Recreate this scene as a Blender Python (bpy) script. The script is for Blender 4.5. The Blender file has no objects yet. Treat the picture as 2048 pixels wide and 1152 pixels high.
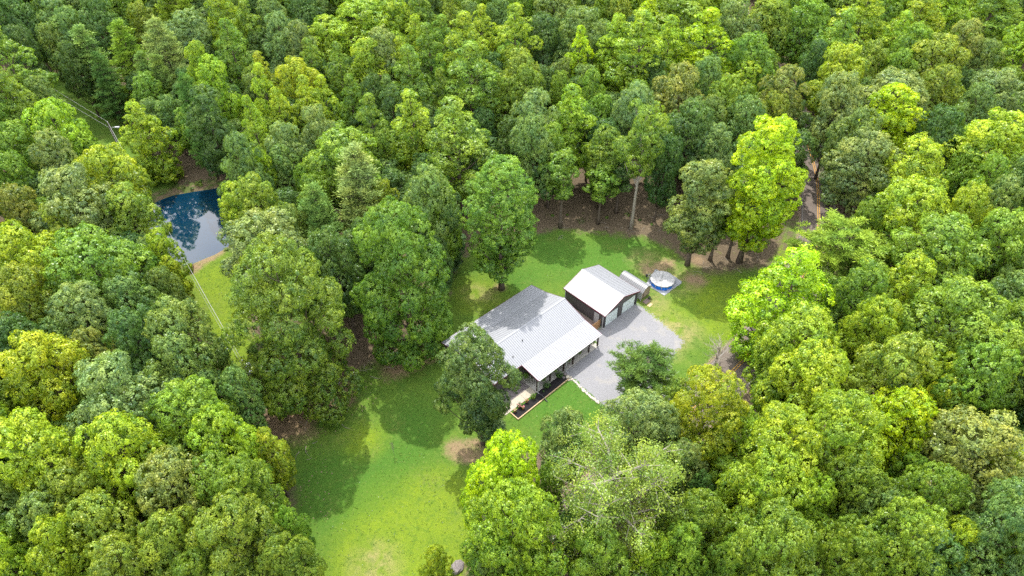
import bpy, math, random
import numpy as np
from mathutils import Vector
C = bpy.context.scene.collection
sc = bpy.context.scene
PI = math.pi
# ------------------------------------------------------------------ camera
CAM_H, PITCH, FPX = 75.0, math.radians(42.3), 1365.0     # drone height, pitch below horizon, focal length in px of a 2048 px frame
cd = bpy.data.cameras.new('camera'); cam = bpy.data.objects.new('camera', cd); C.objects.link(cam)
cam.location = (0, 0, CAM_H); cam.rotation_euler = (PI/2 - PITCH, 0, 0)
cd.lens = 24.0; cd.sensor_width = 36.0; cd.clip_start = 1.0; cd.clip_end = 9000.0
sc.camera = cam
# ------------------------------------------------------------------ sky and sun
SUN_EL = math.radians(60); SHADOW = Vector((0.22, -0.975, 0)).normalized()
w = bpy.data.worlds.new('World'); sc.world = w; w.use_nodes = True
nt = w.node_tree; nt.nodes.clear()
out = nt.nodes.new('ShaderNodeOutputWorld'); bg = nt.nodes.new('ShaderNodeBackground')
sky = nt.nodes.new('ShaderNodeTexSky'); sky.sky_type = 'NISHITA'; sky.sun_disc = False
sky.sun_elevation = SUN_EL
sun_dir = Vector((-SHADOW.x*math.cos(SUN_EL), -SHADOW.y*math.cos(SUN_EL), math.sin(SUN_EL)))
sky.sun_rotation = math.atan2(sun_dir.x, sun_dir.y)
sky.dust_density = 2.0
tc = nt.nodes.new('ShaderNodeTexCoord'); nz = nt.nodes.new('ShaderNodeTexNoise')
nz.inputs['Scale'].default_value = 2.2; nz.inputs['Detail'].default_value = 6
cr = nt.nodes.new('ShaderNodeMapRange'); cr.inputs[1].default_value = .40; cr.inputs[2].default_value = .56; cr.inputs[3].default_value = .25; cr.inputs[4].default_value = .9
mx = nt.nodes.new('ShaderNodeMix'); mx.data_type = 'RGBA'; mx.inputs['B'].default_value = (14.0, 14.1, 14.3, 1)
nt.links.new(tc.outputs['Generated'], nz.inputs['Vector']); nt.links.new(nz.outputs['Fac'], cr.inputs[0])
nt.links.new(cr.outputs[0], mx.inputs['Factor']); nt.links.new(sky.outputs[0], mx.inputs['A'])
nt.links.new(mx.outputs['Result'], bg.inputs['Color']); bg.inputs['Strength'].default_value = 0.15
nt.links.new(bg.outputs[0], out.inputs['Surface'])
sl = bpy.data.lights.new('sun', 'SUN'); sun = bpy.data.objects.new('sun', sl); C.objects.link(sun)
sl.energy = 3.4; sl.angle = math.radians(0.6); sl.color = (1, .95, .86)
sun.rotation_euler = (-sun_dir).to_track_quat('-Z', 'Y').to_euler(); sun.location = (0, 60, 200)
sc.view_settings.view_transform = 'Standard'; sc.view_settings.look = 'None'
sc.view_settings.gamma = 1; sc.view_settings.use_curve_mapping = False
sc.view_settings.exposure = 0.88
try:
    sc.cycles.max_bounces = 8; sc.cycles.diffuse_bounces = 3; sc.cycles.glossy_bounces = 2; sc.cycles.transmission_bounces = 4
    sc.cycles.transparent_max_bounces = 6; sc.cycles.use_denoising = False
except Exception: pass
# ------------------------------------------------------------------ helpers
cP, sP = math.cos(PITCH), math.sin(PITCH)
def at(px, py, h=0.0):
    """world x, y of the point at height h that the photograph shows at pixel px, py"""
    x, y = px - 1024.0, py - 576.0
    k = (CAM_H - h) / (FPX*sP + y*cP)
    return (x*k, (FPX*cP - y*sP)*k)
def to_px(x, y, z):
    dz = CAM_H - z; d = y*cP + dz*sP
    return 1024 + FPX*x/d, 576 + FPX*(dz*cP - y*sP)/d
def height_of(by, ty):
    """height of a thing standing at image row by whose top shows at row ty"""
    Y = at(1024, by)[1]; y = ty - 576.0
    return CAM_H - Y*(FPX*sP + y*cP)/(FPX*cP - y*sP)
def tag(o, label=None, cat=None, group=None, kind=None):
    if label: o['label'] = label
    if cat: o['category'] = cat
    if group: o['group'] = group
    if kind: o['kind'] = kind
    return o
def empty(name, loc, rz=0, **k):
    o = bpy.data.objects.new(name, None); C.objects.link(o); o.location = loc; o.rotation_euler = (0, 0, rz); o.empty_display_size = .3
    return tag(o, **k)
def np_mesh(name, V, F, smooth=False):
    """V (n,3) array, F (m,k) int array of equal-sized faces"""
    me = bpy.data.meshes.new(name); V = np.asarray(V, np.float32); F = np.asarray(F, np.int32)
    m, k = F.shape
    me.vertices.add(len(V)); me.vertices.foreach_set('co', V.ravel())
    me.loops.add(m*k); me.loops.foreach_set('vertex_index', F.ravel())
    me.polygons.add(m); me.polygons.foreach_set('loop_start', np.arange(0, m*k, k, dtype=np.int32))
    me.polygons.foreach_set('loop_total', np.full(m, k, np.int32))
    if smooth: me.polygons.foreach_set('use_smooth', np.ones(m, bool))
    me.update(calc_edges=True)
    return me
class MB:
    def __init__(s): s.v = []; s.f = []
    def add(s, vs, fs):
        n = len(s.v); s.v += [tuple(p) for p in vs]; s.f += [tuple(i+n for i in f) for f in fs]; return s
    def box(s, x0, x1, y0, y1, z0, z1):
        return s.add([(x0,y0,z0),(x1,y0,z0),(x1,y1,z0),(x0,y1,z0),(x0,y0,z1),(x1,y0,z1),(x1,y1,z1),(x0,y1,z1)],
                     [(3,2,1,0),(4,5,6,7),(0,1,5,4),(1,2,6,5),(2,3,7,6),(3,0,4,7)])
    def tube(s, pts, rad, n=6, cap=True):
        pts = [Vector(p) for p in pts]; vs = []; fs = []
        for i, p in enumerate(pts):
            d = (pts[min(i+1, len(pts)-1)] - pts[max(i-1, 0)]).normalized()
            a = d.orthogonal().normalized() if abs(d.z) > .9 else Vector((-d.y, d.x, 0)).normalized()
            b = d.cross(a); r = rad[i] if hasattr(rad, '__len__') else rad
            for k in range(n):
                t = 2*PI*k/n; vs.append(p + a*(r*math.cos(t)) + b*(r*math.sin(t)))
        for i in range(len(pts)-1):
            for k in range(n):
                fs.append((i*n+k, i*n+(k+1)%n, (i+1)*n+(k+1)%n, (i+1)*n+k))
        if cap: fs += [tuple(range(n-1, -1, -1)), tuple((len(pts)-1)*n+k for k in range(n))]
        return s.add(vs, fs)
    def prism(s, poly, z0, z1):
        n = len(poly)
        return s.add([(x,y,z0) for x,y in poly] + [(x,y,z1) for x,y in poly],
                     [tuple(range(n-1,-1,-1)), tuple(range(n,2*n))] + [(i,(i+1)%n,n+(i+1)%n,n+i) for i in range(n)])
    def slab(s, a, b, c, d, t):
        """quad a b c d thickened downwards by t"""
        P = [Vector(p) for p in (a,b,c,d)]; Q = [p - Vector((0,0,t)) for p in P]
        return s.add(P+Q, [(0,1,2,3),(7,6,5,4),(0,4,5,1),(1,5,6,2),(2,6,7,3),(3,7,4,0)])
    def lathe(s, prof, n=12, c=(0,0,0)):
        vs = [(c[0]+r*math.cos(2*PI*k/n), c[1]+r*math.sin(2*PI*k/n), c[2]+z) for r, z in prof for k in range(n)]
        fs = [(i*n+k, i*n+(k+1)%n, (i+1)*n+(k+1)%n, (i+1)*n+k) for i in range(len(prof)-1) for k in range(n)]
        return s.add(vs, fs + [tuple(range(n-1,-1,-1)), tuple((len(prof)-1)*n+k for k in range(n))])
    def build(s, name, m, parent=None, smooth=False, bevel=0):
        me = bpy.data.meshes.new(name); me.from_pydata(s.v, [], s.f); me.update()
        o = bpy.data.objects.new(name, me); C.objects.link(o); me.materials.append(m)
        if smooth: me.polygons.foreach_set('use_smooth', [True]*len(me.polygons))
        if bevel:
            b = o.modifiers.new('bevel', 'BEVEL'); b.width = bevel; b.segments = 1
        if parent: o.parent = parent
        return o
# ------------------------------------------------------------------ materials
def mat(name, col, rough=.8, metal=0, spec=.3, var=0, scale=3.0, col2=None, bump=0, bscale=20, detail=4, coord='Object'):
    m = bpy.data.materials.new(name); m.use_nodes = True; n = m.node_tree.nodes; l = m.node_tree.links
    p = n['Principled BSDF']; p.inputs['Base Color'].default_value = (*col, 1); p.inputs['Roughness'].default_value = rough
    p.inputs['Metallic'].default_value = metal; p.inputs['Specular IOR Level'].default_value = spec
    t = n.new('ShaderNodeTexCoord')
    if var or col2:
        z = n.new('ShaderNodeTexNoise'); z.inputs['Scale'].default_value = scale; z.inputs['Detail'].default_value = detail; z.inputs['Roughness'].default_value = .65
        l.new(t.outputs[coord], z.inputs['Vector'])
        r = n.new('ShaderNodeMapRange'); r.inputs[1].default_value = .32; r.inputs[2].default_value = .68; l.new(z.outputs['Fac'], r.inputs[0])
        x = n.new('ShaderNodeMix'); x.data_type = 'RGBA'
        c2 = col2 if col2 else tuple(c*(1-var) for c in col)
        x.inputs['A'].default_value = (*col, 1); x.inputs['B'].default_value = (*c2, 1)
        l.new(r.outputs[0], x.inputs['Factor']); l.new(x.outputs['Result'], p.inputs['Base Color'])
    if bump:
        z = n.new('ShaderNodeTexNoise'); z.inputs['Scale'].default_value = bscale; z.inputs['Detail'].default_value = 5; l.new(t.outputs[coord], z.inputs['Vector'])
        b = n.new('ShaderNodeBump'); b.inputs['Strength'].default_value = bump; b.inputs['Distance'].default_value = .05
        l.new(z.outputs['Fac'], b.inputs['Height']); l.new(b.outputs[0], p.inputs['Normal'])
    return m
M = {}
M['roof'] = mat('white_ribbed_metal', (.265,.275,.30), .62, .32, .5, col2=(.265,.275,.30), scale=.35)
M['roof_lit'] = mat('white_metal_lit_slope', (.23,.23,.24), .50, .42, .5, col2=(.25,.25,.26), scale=.35)  # lit-slope copy of the roof metal, its sun sheen set in the material
M['wall'] = mat('charcoal_metal_siding', (.105,.098,.10), .55, 0, .4, var=.2, scale=1)
M['trim'] = mat('dark_red_trim', (.16,.02,.05), .5)
M['white'] = mat('white_painted_metal', (.45,.46,.47), .45, var=.12, scale=2)
M['door'] = mat('pale_grey_door_paint', (.70,.78,.80), .5, var=.08, scale=2)
M['post'] = mat('dark_stained_wood', (.06,.042,.034), .7, var=.4, scale=6)
M['concrete'] = mat('concrete', (.42,.40,.37), .85, var=.22, scale=1.2, bump=.2)
M['walk'] = mat('walk_concrete', (.40,.36,.29), .85, var=.2, scale=2, bump=.2)
M['mulch'] = mat('black_mulch', (.018,.016,.018), .9, var=.5, scale=14, bump=.8, bscale=30)
M['timber'] = mat('pale_edging_timber', (.55,.40,.24), .75, var=.25, scale=3)
M['fence'] = mat('orange_tan_fence_wood', (.48,.27,.13), .75, var=.25, scale=4)
M['deck'] = mat('deck_wood', (.25,.19,.17), .8, var=.3, scale=3)
M['rock'] = mat('pale_limestone', (.55,.50,.42), .85, var=.35, scale=4, bump=.4)
M['greyrock'] = mat('grey_river_rock', (.25,.22,.22), .9, var=.5, scale=8, bump=.5)
M['poolblue'] = mat('blue_pool_liner', (.015,.18,.78), .4, var=.15, scale=3)
M['cover'] = mat('white_pool_cover', (.36,.36,.365), .5, spec=.5, var=.15, scale=1.5)
M['tarp'] = mat('pale_ground_cloth', (.33,.34,.37), .6, var=.12, scale=1.5, bump=.3, bscale=4)
M['dark'] = mat('dark_grey_plastic', (.05,.05,.055), .5)
M['bark'] = mat('grey_brown_bark', (.16,.125,.10), .9, var=.45, scale=5, bump=.5)
M['palebark'] = mat('pale_bark', (.36,.32,.27), .85, var=.35, scale=3, bump=.3)
M['pole'] = mat('weathered_pole_wood', (.15,.125,.105), .85, var=.3, scale=4)
M['galv'] = mat('galvanised_metal', (.55,.57,.60), .35, .3, .5)
M['wire'] = mat('aluminium_wire', (.36,.36,.36), .4, .2, .5)
M['terra'] = mat('terracotta', (.42,.17,.09), .8, var=.2)
M['pink'] = mat('pink_petals', (.6,.2,.22), .7, var=.3, scale=20)
M['shedwood'] = mat('tan_plywood', (.42,.33,.26), .8, var=.3, scale=3)
M['glass'] = mat('window_glass', (.03,.035,.04), .08, 0, .8)
M['brownwood'] = mat('brown_wood', (.10,.045,.03), .7, var=.3, scale=4)
def leaf_mat(name, trans=.32, gloss=.022, face='tint'):
    m = bpy.data.materials.new(name); m.use_nodes = True; n = m.node_tree.nodes; l = m.node_tree.links; n.clear()
    o = n.new('ShaderNodeOutputMaterial'); oi = n.new('ShaderNodeObjectInfo'); at_ = n.new('ShaderNodeAttribute'); at_.attribute_name = face
    # young tips are yellower, old leaves darker: tint runs 0..1, contrast widened to paint highlights
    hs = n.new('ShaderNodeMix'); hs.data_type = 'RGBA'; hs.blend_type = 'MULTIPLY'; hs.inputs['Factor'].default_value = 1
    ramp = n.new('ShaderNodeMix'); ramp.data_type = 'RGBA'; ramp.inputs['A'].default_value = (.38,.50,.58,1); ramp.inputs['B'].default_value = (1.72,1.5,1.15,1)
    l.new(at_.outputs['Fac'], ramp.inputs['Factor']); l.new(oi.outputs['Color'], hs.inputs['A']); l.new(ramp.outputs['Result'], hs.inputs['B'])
    tn = n.new('ShaderNodeTexCoord'); nz_ = n.new('ShaderNodeTexNoise'); nz_.inputs['Scale'].default_value = .42; nz_.inputs['Detail'].default_value = 3; l.new(tn.outputs['Object'], nz_.inputs['Vector'])
    nr_ = n.new('ShaderNodeMapRange'); nr_.inputs[1].default_value = .35; nr_.inputs[2].default_value = .65; l.new(nz_.outputs['Fac'], nr_.inputs[0])
    hv = n.new('ShaderNodeMix'); hv.data_type = 'RGBA'; hv.inputs['A'].default_value = (.84,.94,1.06,1); hv.inputs['B'].default_value = (1.18,1.07,.88,1); l.new(nr_.outputs[0], hv.inputs['Factor'])
    h2 = n.new('ShaderNodeMix'); h2.data_type = 'RGBA'; h2.blend_type = 'MULTIPLY'; h2.inputs['Factor'].default_value = 1; l.new(hs.outputs['Result'], h2.inputs['A']); l.new(hv.outputs['Result'], h2.inputs['B']); hs = h2
    d = n.new('ShaderNodeBsdfDiffuse'); t = n.new('ShaderNodeBsdfTranslucent'); g = n.new('ShaderNodeBsdfGlossy'); g.inputs['Roughness'].default_value = .36; g.inputs['Color'].default_value = (.9,.95,1,1)
    tm = n.new('ShaderNodeMix'); tm.data_type = 'RGBA'; tm.blend_type = 'MULTIPLY'; tm.inputs['Factor'].default_value = 1; tm.inputs['B'].default_value = (1.35,1.3,.5,1)
    l.new(hs.outputs['Result'], d.inputs['Color']); l.new(hs.outputs['Result'], tm.inputs['A']); l.new(tm.outputs['Result'], t.inputs['Color'])
    a = n.new('ShaderNodeMixShader'); a.inputs[0].default_value = trans; l.new(d.outputs[0], a.inputs[1]); l.new(t.outputs[0], a.inputs[2])
    b = n.new('ShaderNodeMixShader'); b.inputs[0].default_value = gloss; l.new(a.outputs[0], b.inputs[1]); l.new(g.outputs[0], b.inputs[2])
    l.new(b.outputs[0], o.inputs['Surface']); return m
M['leaf'] = leaf_mat('broad_leaves'); M['needle'] = leaf_mat('pine_needles', .12, .01)
# ------------------------------------------------------------------ masks of the ground (colour regions)
def W(pts): return np.array([at(*p) for p in pts])
LAWN = W([(540,1330),(585,1080),(590,990),(572,930),(560,880),(600,845),(650,815),(690,780),(720,740),(780,715),(830,690),(850,650),(875,620),(890,590),(900,545),(940,505),(1010,482),(1075,468),(1120,458),(1200,466),(1270,474),(1330,486),(1360,516),(1420,548),(1480,538),(1530,538),(1575,492),(1597,435),(1604,520),(1560,590),(1500,660),(1470,690),(1435,735),(1400,780),(1350,840),(1250,870),(1150,900),(1040,900),(985,950),(960,1040),(930,1152),(920,1330)])
STRIP = W([(372,522),(430,502),(462,505),(475,560),(475,640),(500,690),(520,740),(500,775),(470,740),(430,680),(395,600),(360,560)])
CUT = W([(70,140),(120,180),(190,222),(250,275),(305,345),(330,375),(320,405),(270,380),(190,300),(110,230),(60,180)])
POND = W([(298,420),(318,401),(345,391),(385,384),(440,376),(490,373),(520,400),(505,440),(470,470),(447,489),(425,502),(400,512),(372,524),(350,508),(325,482),(303,455)])
GRAVEL = W([(1190,664),(1207,650),(1270,607),(1280,613),(1305,632),(1334,655),(1366,684),(1352,700),(1338,722),(1332,760),(1350,800),(1395,815),(1390,845),(1360,848),(1320,842),(1262,832),(1215,812),(1180,786),(1143,752),(1126,740),(1197,690)])
def sdist(P, poly):
    """signed distance, positive inside"""
    x, y = P[:,0], P[:,1]; d = np.full(len(P), 1e9); ins = np.zeros(len(P), bool)
    for i in range(len(poly)):
        a, b = poly[i], poly[(i+1) % len(poly)]; e = b-a; L = (e**2).sum()
        t = np.clip(((x-a[0])*e[0] + (y-a[1])*e[1])/L, 0, 1)
        d = np.minimum(d, np.hypot(x-a[0]-t*e[0], y-a[1]-t*e[1]))
        c = ((a[1] > y) != (b[1] > y)); xi = (b[0]-a[0])*(y-a[1])/(b[1]-a[1]+1e-12)+a[0]; ins ^= c & (x < xi)
    return np.where(ins, d, -d)
rs = np.random.RandomState(7)
gx = np.concatenate([[-5000,-1500,-600,-300,-180], np.arange(-135, 135.1, .6), [180,300,600,1500,5000]])
gy = np.concatenate([[-5000,-1500,-600,-200,-60,0], np.arange(22, 200.1, .6), [240,320,600,1500,5000]])
GX, GY = np.meshgrid(gx, gy); P = np.stack([GX.ravel(), GY.ravel()], 1)
def vnoise(P, s, seed):
    r = np.random.RandomState(seed); T = r.rand(64, 64); q = P/s; i = np.floor(q).astype(int); f = q-i; f = f*f*(3-2*f)
    g = lambda a, b: T[(i[:,0]+a) % 64, (i[:,1]+b) % 64]
    return (g(0,0)*(1-f[:,0])+g(1,0)*f[:,0])*(1-f[:,1]) + (g(0,1)*(1-f[:,0])+g(1,1)*f[:,0])*f[:,1]
sdl = np.maximum(np.maximum(sdist(P, LAWN), sdist(P, STRIP)+.8), sdist(P, CUT)+2.6)
sdp = sdist(P, POND); sdg = sdist(P, GRAVEL)
def blob(px, py, r, e=1.0):
    c = at(px, py); return np.clip(1 - np.hypot((P[:,0]-c[0]), (P[:,1]-c[1])*e)/r, 0, 1)
def blobs(l): return np.clip(sum(blob(*b) for b in l), 0, 1)
dirt = np.clip(1.25*blobs([(915,900,3.4),(955,905,3.2),(790,735,4.5),(850,715,3.4),(1000,575,2.2),(1300,540,3.2),(1335,528,3),(1390,560,4),(560,830,4.5),(600,850,5.5),(690,790,4),(655,800,4),(1395,520,2.6),(402,516,3.6),(432,503,3.0),(385,540,2.4),(1350,685,2.5),(1210,790,3),(1225,770,1.8)]), 0, 1)  # bare soil; the spot behind the pool paints sunlit dry grass
yellow = np.clip(1.4*blobs([(830,1080,11),(760,1150,9),(880,1000,6),(430,560,9),(450,640,8),(470,700,6),(1440,600,9),(1470,660,7),(1330,640,5),(960,590,6),(1570,500,5),(730,880,4),(950,1100,9)]), 0, 1)
deep_green = np.clip(1.4*blobs([(1200,520,9),(1120,520,7),(1100,480,6),(1260,500,6),(820,850,6),(780,940,8),(700,1000,8),(1100,800,8),(1170,800,6),(640,960,6),(1040,560,5)]), 0, 1)  # patches of deeper green in the lawn
tan = np.clip(1.3*blobs([(750,1130,4),(1320,640,4),(1370,665,4),(1310,600,3),(1340,700,3),(1290,520,4),(1360,560,5),(1430,520,5),(980,590,2.5),(950,585,3)]), 0, 1)
Z = np.zeros(len(P))
forest = np.clip((-sdl-2)/6, 0, 1)*np.clip((-sdg-3)/4, 0, 1)
Z += forest*(vnoise(P, 5, 3)-.5)*.35
pond_t = np.clip((sdp+2.2)/3.2, 0, 1); Z = Z*(1-pond_t) - 1.1*pond_t**1.3
road_c = [(90,700),(72,300),(66,200),(65,165),(64.4,150),(64,140),(63.1,130.4),(61.9,122),(60.3,114.3),(58.1,106.8),(54.4,96),(49,86),(42,75.6),(34.5,67.4),(26,59),(16,49.5),(3,36.5),(-12,20),(-60,-30),(-400,-380)]
def smooth_line(pts, n=6):
    out = []
    for i in range(len(pts)-1):
        p0, p1, p2, p3 = [np.array(pts[min(max(i+k, 0), len(pts)-1)], float) for k in (-1,0,1,2)]
        for j in range(n):
            t = j/n; out.append(.5*((2*p1)+(-p0+p2)*t+(2*p0-5*p1+4*p2-p3)*t*t+(-p0+3*p1-3*p2+p3)*t**3))
    out.append(np.array(pts[-1], float)); return np.array(out)
RC = smooth_line(road_c)
droad = np.full(len(P), 1e9)
for i in range(len(RC)-1):
    a, b = RC[i], RC[i+1]; e = b-a; t = np.clip(((P-a)@e)/(e@e), 0, 1); droad = np.minimum(droad, np.hypot(*(P-a-t[:,None]*e).T))
Z = np.where(droad < 6, Z*np.clip((droad-4)/2, 0, 1), Z)
nx, ny = len(gx), len(gy)
idx = np.arange(nx*ny).reshape(ny, nx)
F = np.stack([idx[:-1,:-1].ravel(), idx[:-1,1:].ravel(), idx[1:,1:].ravel(), idx[1:,:-1].ravel()], 1)
me = np_mesh('ground', np.column_stack([P, Z]), F, smooth=True)
roadside = np.clip(1-np.abs(droad-5.2)/2.6, 0, 1)*np.clip((P[:,1]-60)/20, 0, 1)*.9
def cattr(name, r, g, b):
    a = me.color_attributes.new(name, 'FLOAT_COLOR', 'POINT'); a.data.foreach_set('color', np.column_stack([r, g, b, np.ones(len(r))]).astype(np.float32).ravel())
cattr('cover_a', np.clip(np.maximum(.5+sdl/7, roadside*.62), 0, 1), dirt, yellow)
cattr('cover_b', np.clip(1-np.abs(np.clip(-sdp,-9,99)-1.0)/4.5, 0, 1)*np.clip((P[:,1]-96)/5, .35, 1), deep_green, np.clip(.5+sdg/4, 0, 1))
cattr('cover_c', tan, np.clip(1-droad/5, 0, 1), np.zeros(len(P)))
# ground material: leaf litter, lawn, bare dirt, gravel scatter, pond bank
gm = bpy.data.materials.new('ground'); gm.use_nodes = True; N = gm.node_tree.nodes; L = gm.node_tree.links; bs = N['Principled BSDF']
bs.inputs['Roughness'].default_value = .92; bs.inputs['Specular IOR Level'].default_value = .12
tco = N.new('ShaderNodeTexCoord')
def noise(scale, detail=4, rough=.6, dist=0.0):
    z = N.new('ShaderNodeTexNoise'); z.inputs['Scale'].default_value = scale; z.inputs['Detail'].default_value = detail; z.inputs['Roughness'].default_value = rough
    z.inputs['Distortion'].default_value = dist; L.new(tco.outputs['Object'], z.inputs['Vector']); return z.outputs['Fac']
def ramp(src, a, b, lo=0.0, hi=1.0):
    r = N.new('ShaderNodeMapRange'); r.interpolation_type = 'SMOOTHSTEP'; r.inputs[1].default_value = a; r.inputs[2].default_value = b; r.inputs[3].default_value = lo; r.inputs[4].default_value = hi
    L.new(src, r.inputs[0]); return r.outputs[0]
def op(o, a, b):
    m_ = N.new('ShaderNodeMath'); m_.operation = o
    for i, v in enumerate((a, b)):
        if isinstance(v, (int, float)): m_.inputs[i].default_value = v
        else: L.new(v, m_.inputs[i])
    return m_.outputs[0]
def mixc(f, a, b, mode='MIX'):
    x = N.new('ShaderNodeMix'); x.data_type = 'RGBA'; x.blend_type = mode
    for s, v in (('Factor', f), ('A', a), ('B', b)):
        if isinstance(v, tuple): x.inputs[s].default_value = (*v, 1)
        elif isinstance(v, (int, float)): x.inputs[s].default_value = v
        else: L.new(v, x.inputs[s])
    return x.outputs['Result']
def chan(name):
    a = N.new('ShaderNodeAttribute'); a.attribute_name = name; s = N.new('ShaderNodeSeparateColor'); L.new(a.outputs['Color'], s.inputs[0]); return s.outputs
A_, B_, C_ = chan('cover_a'), chan('cover_b'), chan('cover_c')
n_big, n_mid, n_fine, n_tiny = noise(.12, 5), noise(.55, 5, .65, .4), noise(2.6, 5, .7), noise(11, 4, .75)
litter = mixc(ramp(n_fine, .3, .7), (.098,.078,.050), (.165,.130,.085)); litter = mixc(ramp(n_tiny, .45, .75), litter, (.10,.065,.05))
litter = mixc(ramp(n_mid, .58, .75), litter, (.13,.13,.05)); 
spk = N.new('ShaderNodeTexVoronoi'); spk.inputs['Scale'].default_value = 1.6; L.new(tco.outputs['Object'], spk.inputs['Vector'])
litter = mixc(ramp(spk.outputs['Distance'], .11, .05), litter, (.5,.42,.33))
grass = mixc(ramp(n_mid, .3, .7), (.085,.165,.022), (.13,.205,.025)); grass = mixc(op('MULTIPLY', B_[1], ramp(n_mid,.1,.8,.4,1)), grass, (.055,.15,.018)); grass = mixc(op('MULTIPLY', A_[2], ramp(n_mid,.0,.9,.3,1)), grass, (.22,.29,.015))
grass = mixc(op('MULTIPLY', C_[0], ramp(n_mid, .3, .65)), grass, (.33,.28,.12))
grass = mixc(op('MULTIPLY', ramp(n_big, .5, .7), ramp(n_fine, .35, .65)), grass, (.17,.20,.045))
grass = mixc(ramp(noise(1.1, 6, .75, .6), .48, .66, 0, .55), grass, (.055,.125,.018)); grass = mixc(ramp(n_tiny, .35, .7, 0, .75), grass, (.045,.10,.015)); grass = mixc(ramp(n_fine, .5, .78, 0, .45), grass, (.23,.26,.07)); grass = mixc(ramp(noise(5.5, 5, .8), .5, .72, 0, .5), grass, (.055,.115,.018))
lm = ramp(op('ADD', A_[0], op('MULTIPLY', op('SUBTRACT', op('ADD', op('MULTIPLY', n_mid, .6), op('MULTIPLY', n_fine, .4)), .5), 1.1)), .34, .66)
base = mixc(lm, litter, grass)
dirtc = mixc(ramp(n_fine, .3, .7), (.30,.21,.13), (.20,.145,.085))
base = mixc(ramp(op('ADD', A_[1], op('MULTIPLY', op('SUBTRACT', op('ADD', op('MULTIPLY', n_mid, .6), op('MULTIPLY', n_fine, .4)), .5), 2.0)), .35, 1.15), base, dirtc)
bank = mixc(ramp(n_fine, .3, .7), (.17,.125,.08), (.10,.085,.05)); bank = mixc(ramp(n_mid, .42, .6), bank, (.08,.11,.03))
base = mixc(ramp(op('ADD', B_[0], op('MULTIPLY', op('SUBTRACT', n_mid, .5), .7)), .35, .65), base, bank)
grav = mixc(ramp(n_tiny, .3, .7), (.30,.30,.31), (.21,.21,.23))
base = mixc(ramp(op('ADD', B_[2], op('MULTIPLY', op('SUBTRACT', n_fine, .5), 1.1)), .40, .62), base, grav)
base = mixc(ramp(op('ADD', C_[1], op('MULTIPLY', op('SUBTRACT', n_fine, .5), .4)), .22, .4), base, (.27,.20,.15))
L.new(base, bs.inputs['Base Color'])
bp = N.new('ShaderNodeBump'); bp.inputs['Strength'].default_value = .7; bp.inputs['Distance'].default_value = .12
L.new(op('ADD', n_tiny, op('MULTIPLY', n_fine, .8)), bp.inputs['Height']); L.new(bp.outputs[0], bs.inputs['Normal'])
me.materials.append(gm); ground = bpy.data.objects.new('ground', me); C.objects.link(ground); tag(ground, kind='structure')
# pond water
wm = bpy.data.materials.new('pond_water'); wm.use_nodes = True; n_ = wm.node_tree.nodes; l_ = wm.node_tree.links; b_ = n_['Principled BSDF']
b_.inputs['Base Color'].default_value = (.0015,.022,.05,1); b_.inputs['Roughness'].default_value = .02; b_.inputs['IOR'].default_value = 1.33; b_.inputs['Specular IOR Level'].default_value = 1.0
b_.inputs['Coat Weight'].default_value = 0.55; b_.inputs['Coat Roughness'].default_value = .02; b_.inputs['Coat IOR'].default_value = 1.7
z_ = n_.new('ShaderNodeTexNoise'); z_.inputs['Scale'].default_value = 1.3; t_ = n_.new('ShaderNodeTexCoord'); l_.new(t_.outputs['Object'], z_.inputs['Vector'])
bb = n_.new('ShaderNodeBump'); bb.inputs['Strength'].default_value = .06; bb.inputs['Distance'].default_value = .05; l_.new(z_.outputs['Fac'], bb.inputs['Height']); l_.new(bb.outputs[0], b_.inputs['Normal']); l_.new(bb.outputs[0], b_.inputs['Coat Normal'])
pc = POND.mean(0); pw = pc + (POND-pc)*1.12
me = bpy.data.meshes.new('pond_water'); me.from_pydata([(x, y, -.42) for x, y in pw], [], [tuple(range(len(pw)-1, -1, -1))]); me.update(); me.materials.append(wm)
if me.polygons[0].normal.z < 0: me.flip_normals()
o = bpy.data.objects.new('pond_water', me); C.objects.link(o); tag(o, kind='structure')
# gravel driveway, road, markings
def ragged(poly, step=.5, amp=.22, seed=2):
    r = np.random.RandomState(seed); out = []
    for i in range(len(poly)):
        a, b = poly[i], poly[(i+1) % len(poly)]; k = max(1, int(np.hypot(*(b-a))/step))
        for j in range(k): out.append(a+(b-a)*j/k + r.normal(0, amp, 2)*.5)
    return out
def sheet(name, poly, z, m):
    from mathutils.geometry import tessellate_polygon
    vs = [Vector((p[0], p[1], z)) for p in poly]; tr = tessellate_polygon([vs])
    me = bpy.data.meshes.new(name); me.from_pydata(vs, [], [tuple(t) for t in tr]); me.update()
    if sum(p.normal.z*p.area for p in me.polygons) < 0: me.flip_normals()
    me.materials.append(m); o = bpy.data.objects.new(name, me); C.objects.link(o); return tag(o, kind='structure')
M['gravel'] = mat('driveway_gravel', (.245,.245,.26), .9, 0, .15, col2=(.185,.185,.20), scale=5, bump=1, bscale=12, detail=8)
gmat = M['gravel'].node_tree; zz = gmat.nodes.new('ShaderNodeTexNoise'); zz.inputs['Scale'].default_value = .5; zz.inputs['Detail'].default_value = 5
gx_ = gmat.nodes.new('ShaderNodeMix'); gx_.data_type = 'RGBA'; gx_.inputs['B'].default_value = (.30,.28,.25,1)
gr_ = gmat.nodes.new('ShaderNodeMapRange'); gr_.inputs[1].default_value = .55; gr_.inputs[2].default_value = .72; gr_.inputs[4].default_value = .6
tcn = [n for n in gmat.nodes if n.type == 'TEX_COORD'][0]; pb = gmat.nodes['Principled BSDF']; old = pb.inputs['Base Color'].links[0].from_socket
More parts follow.
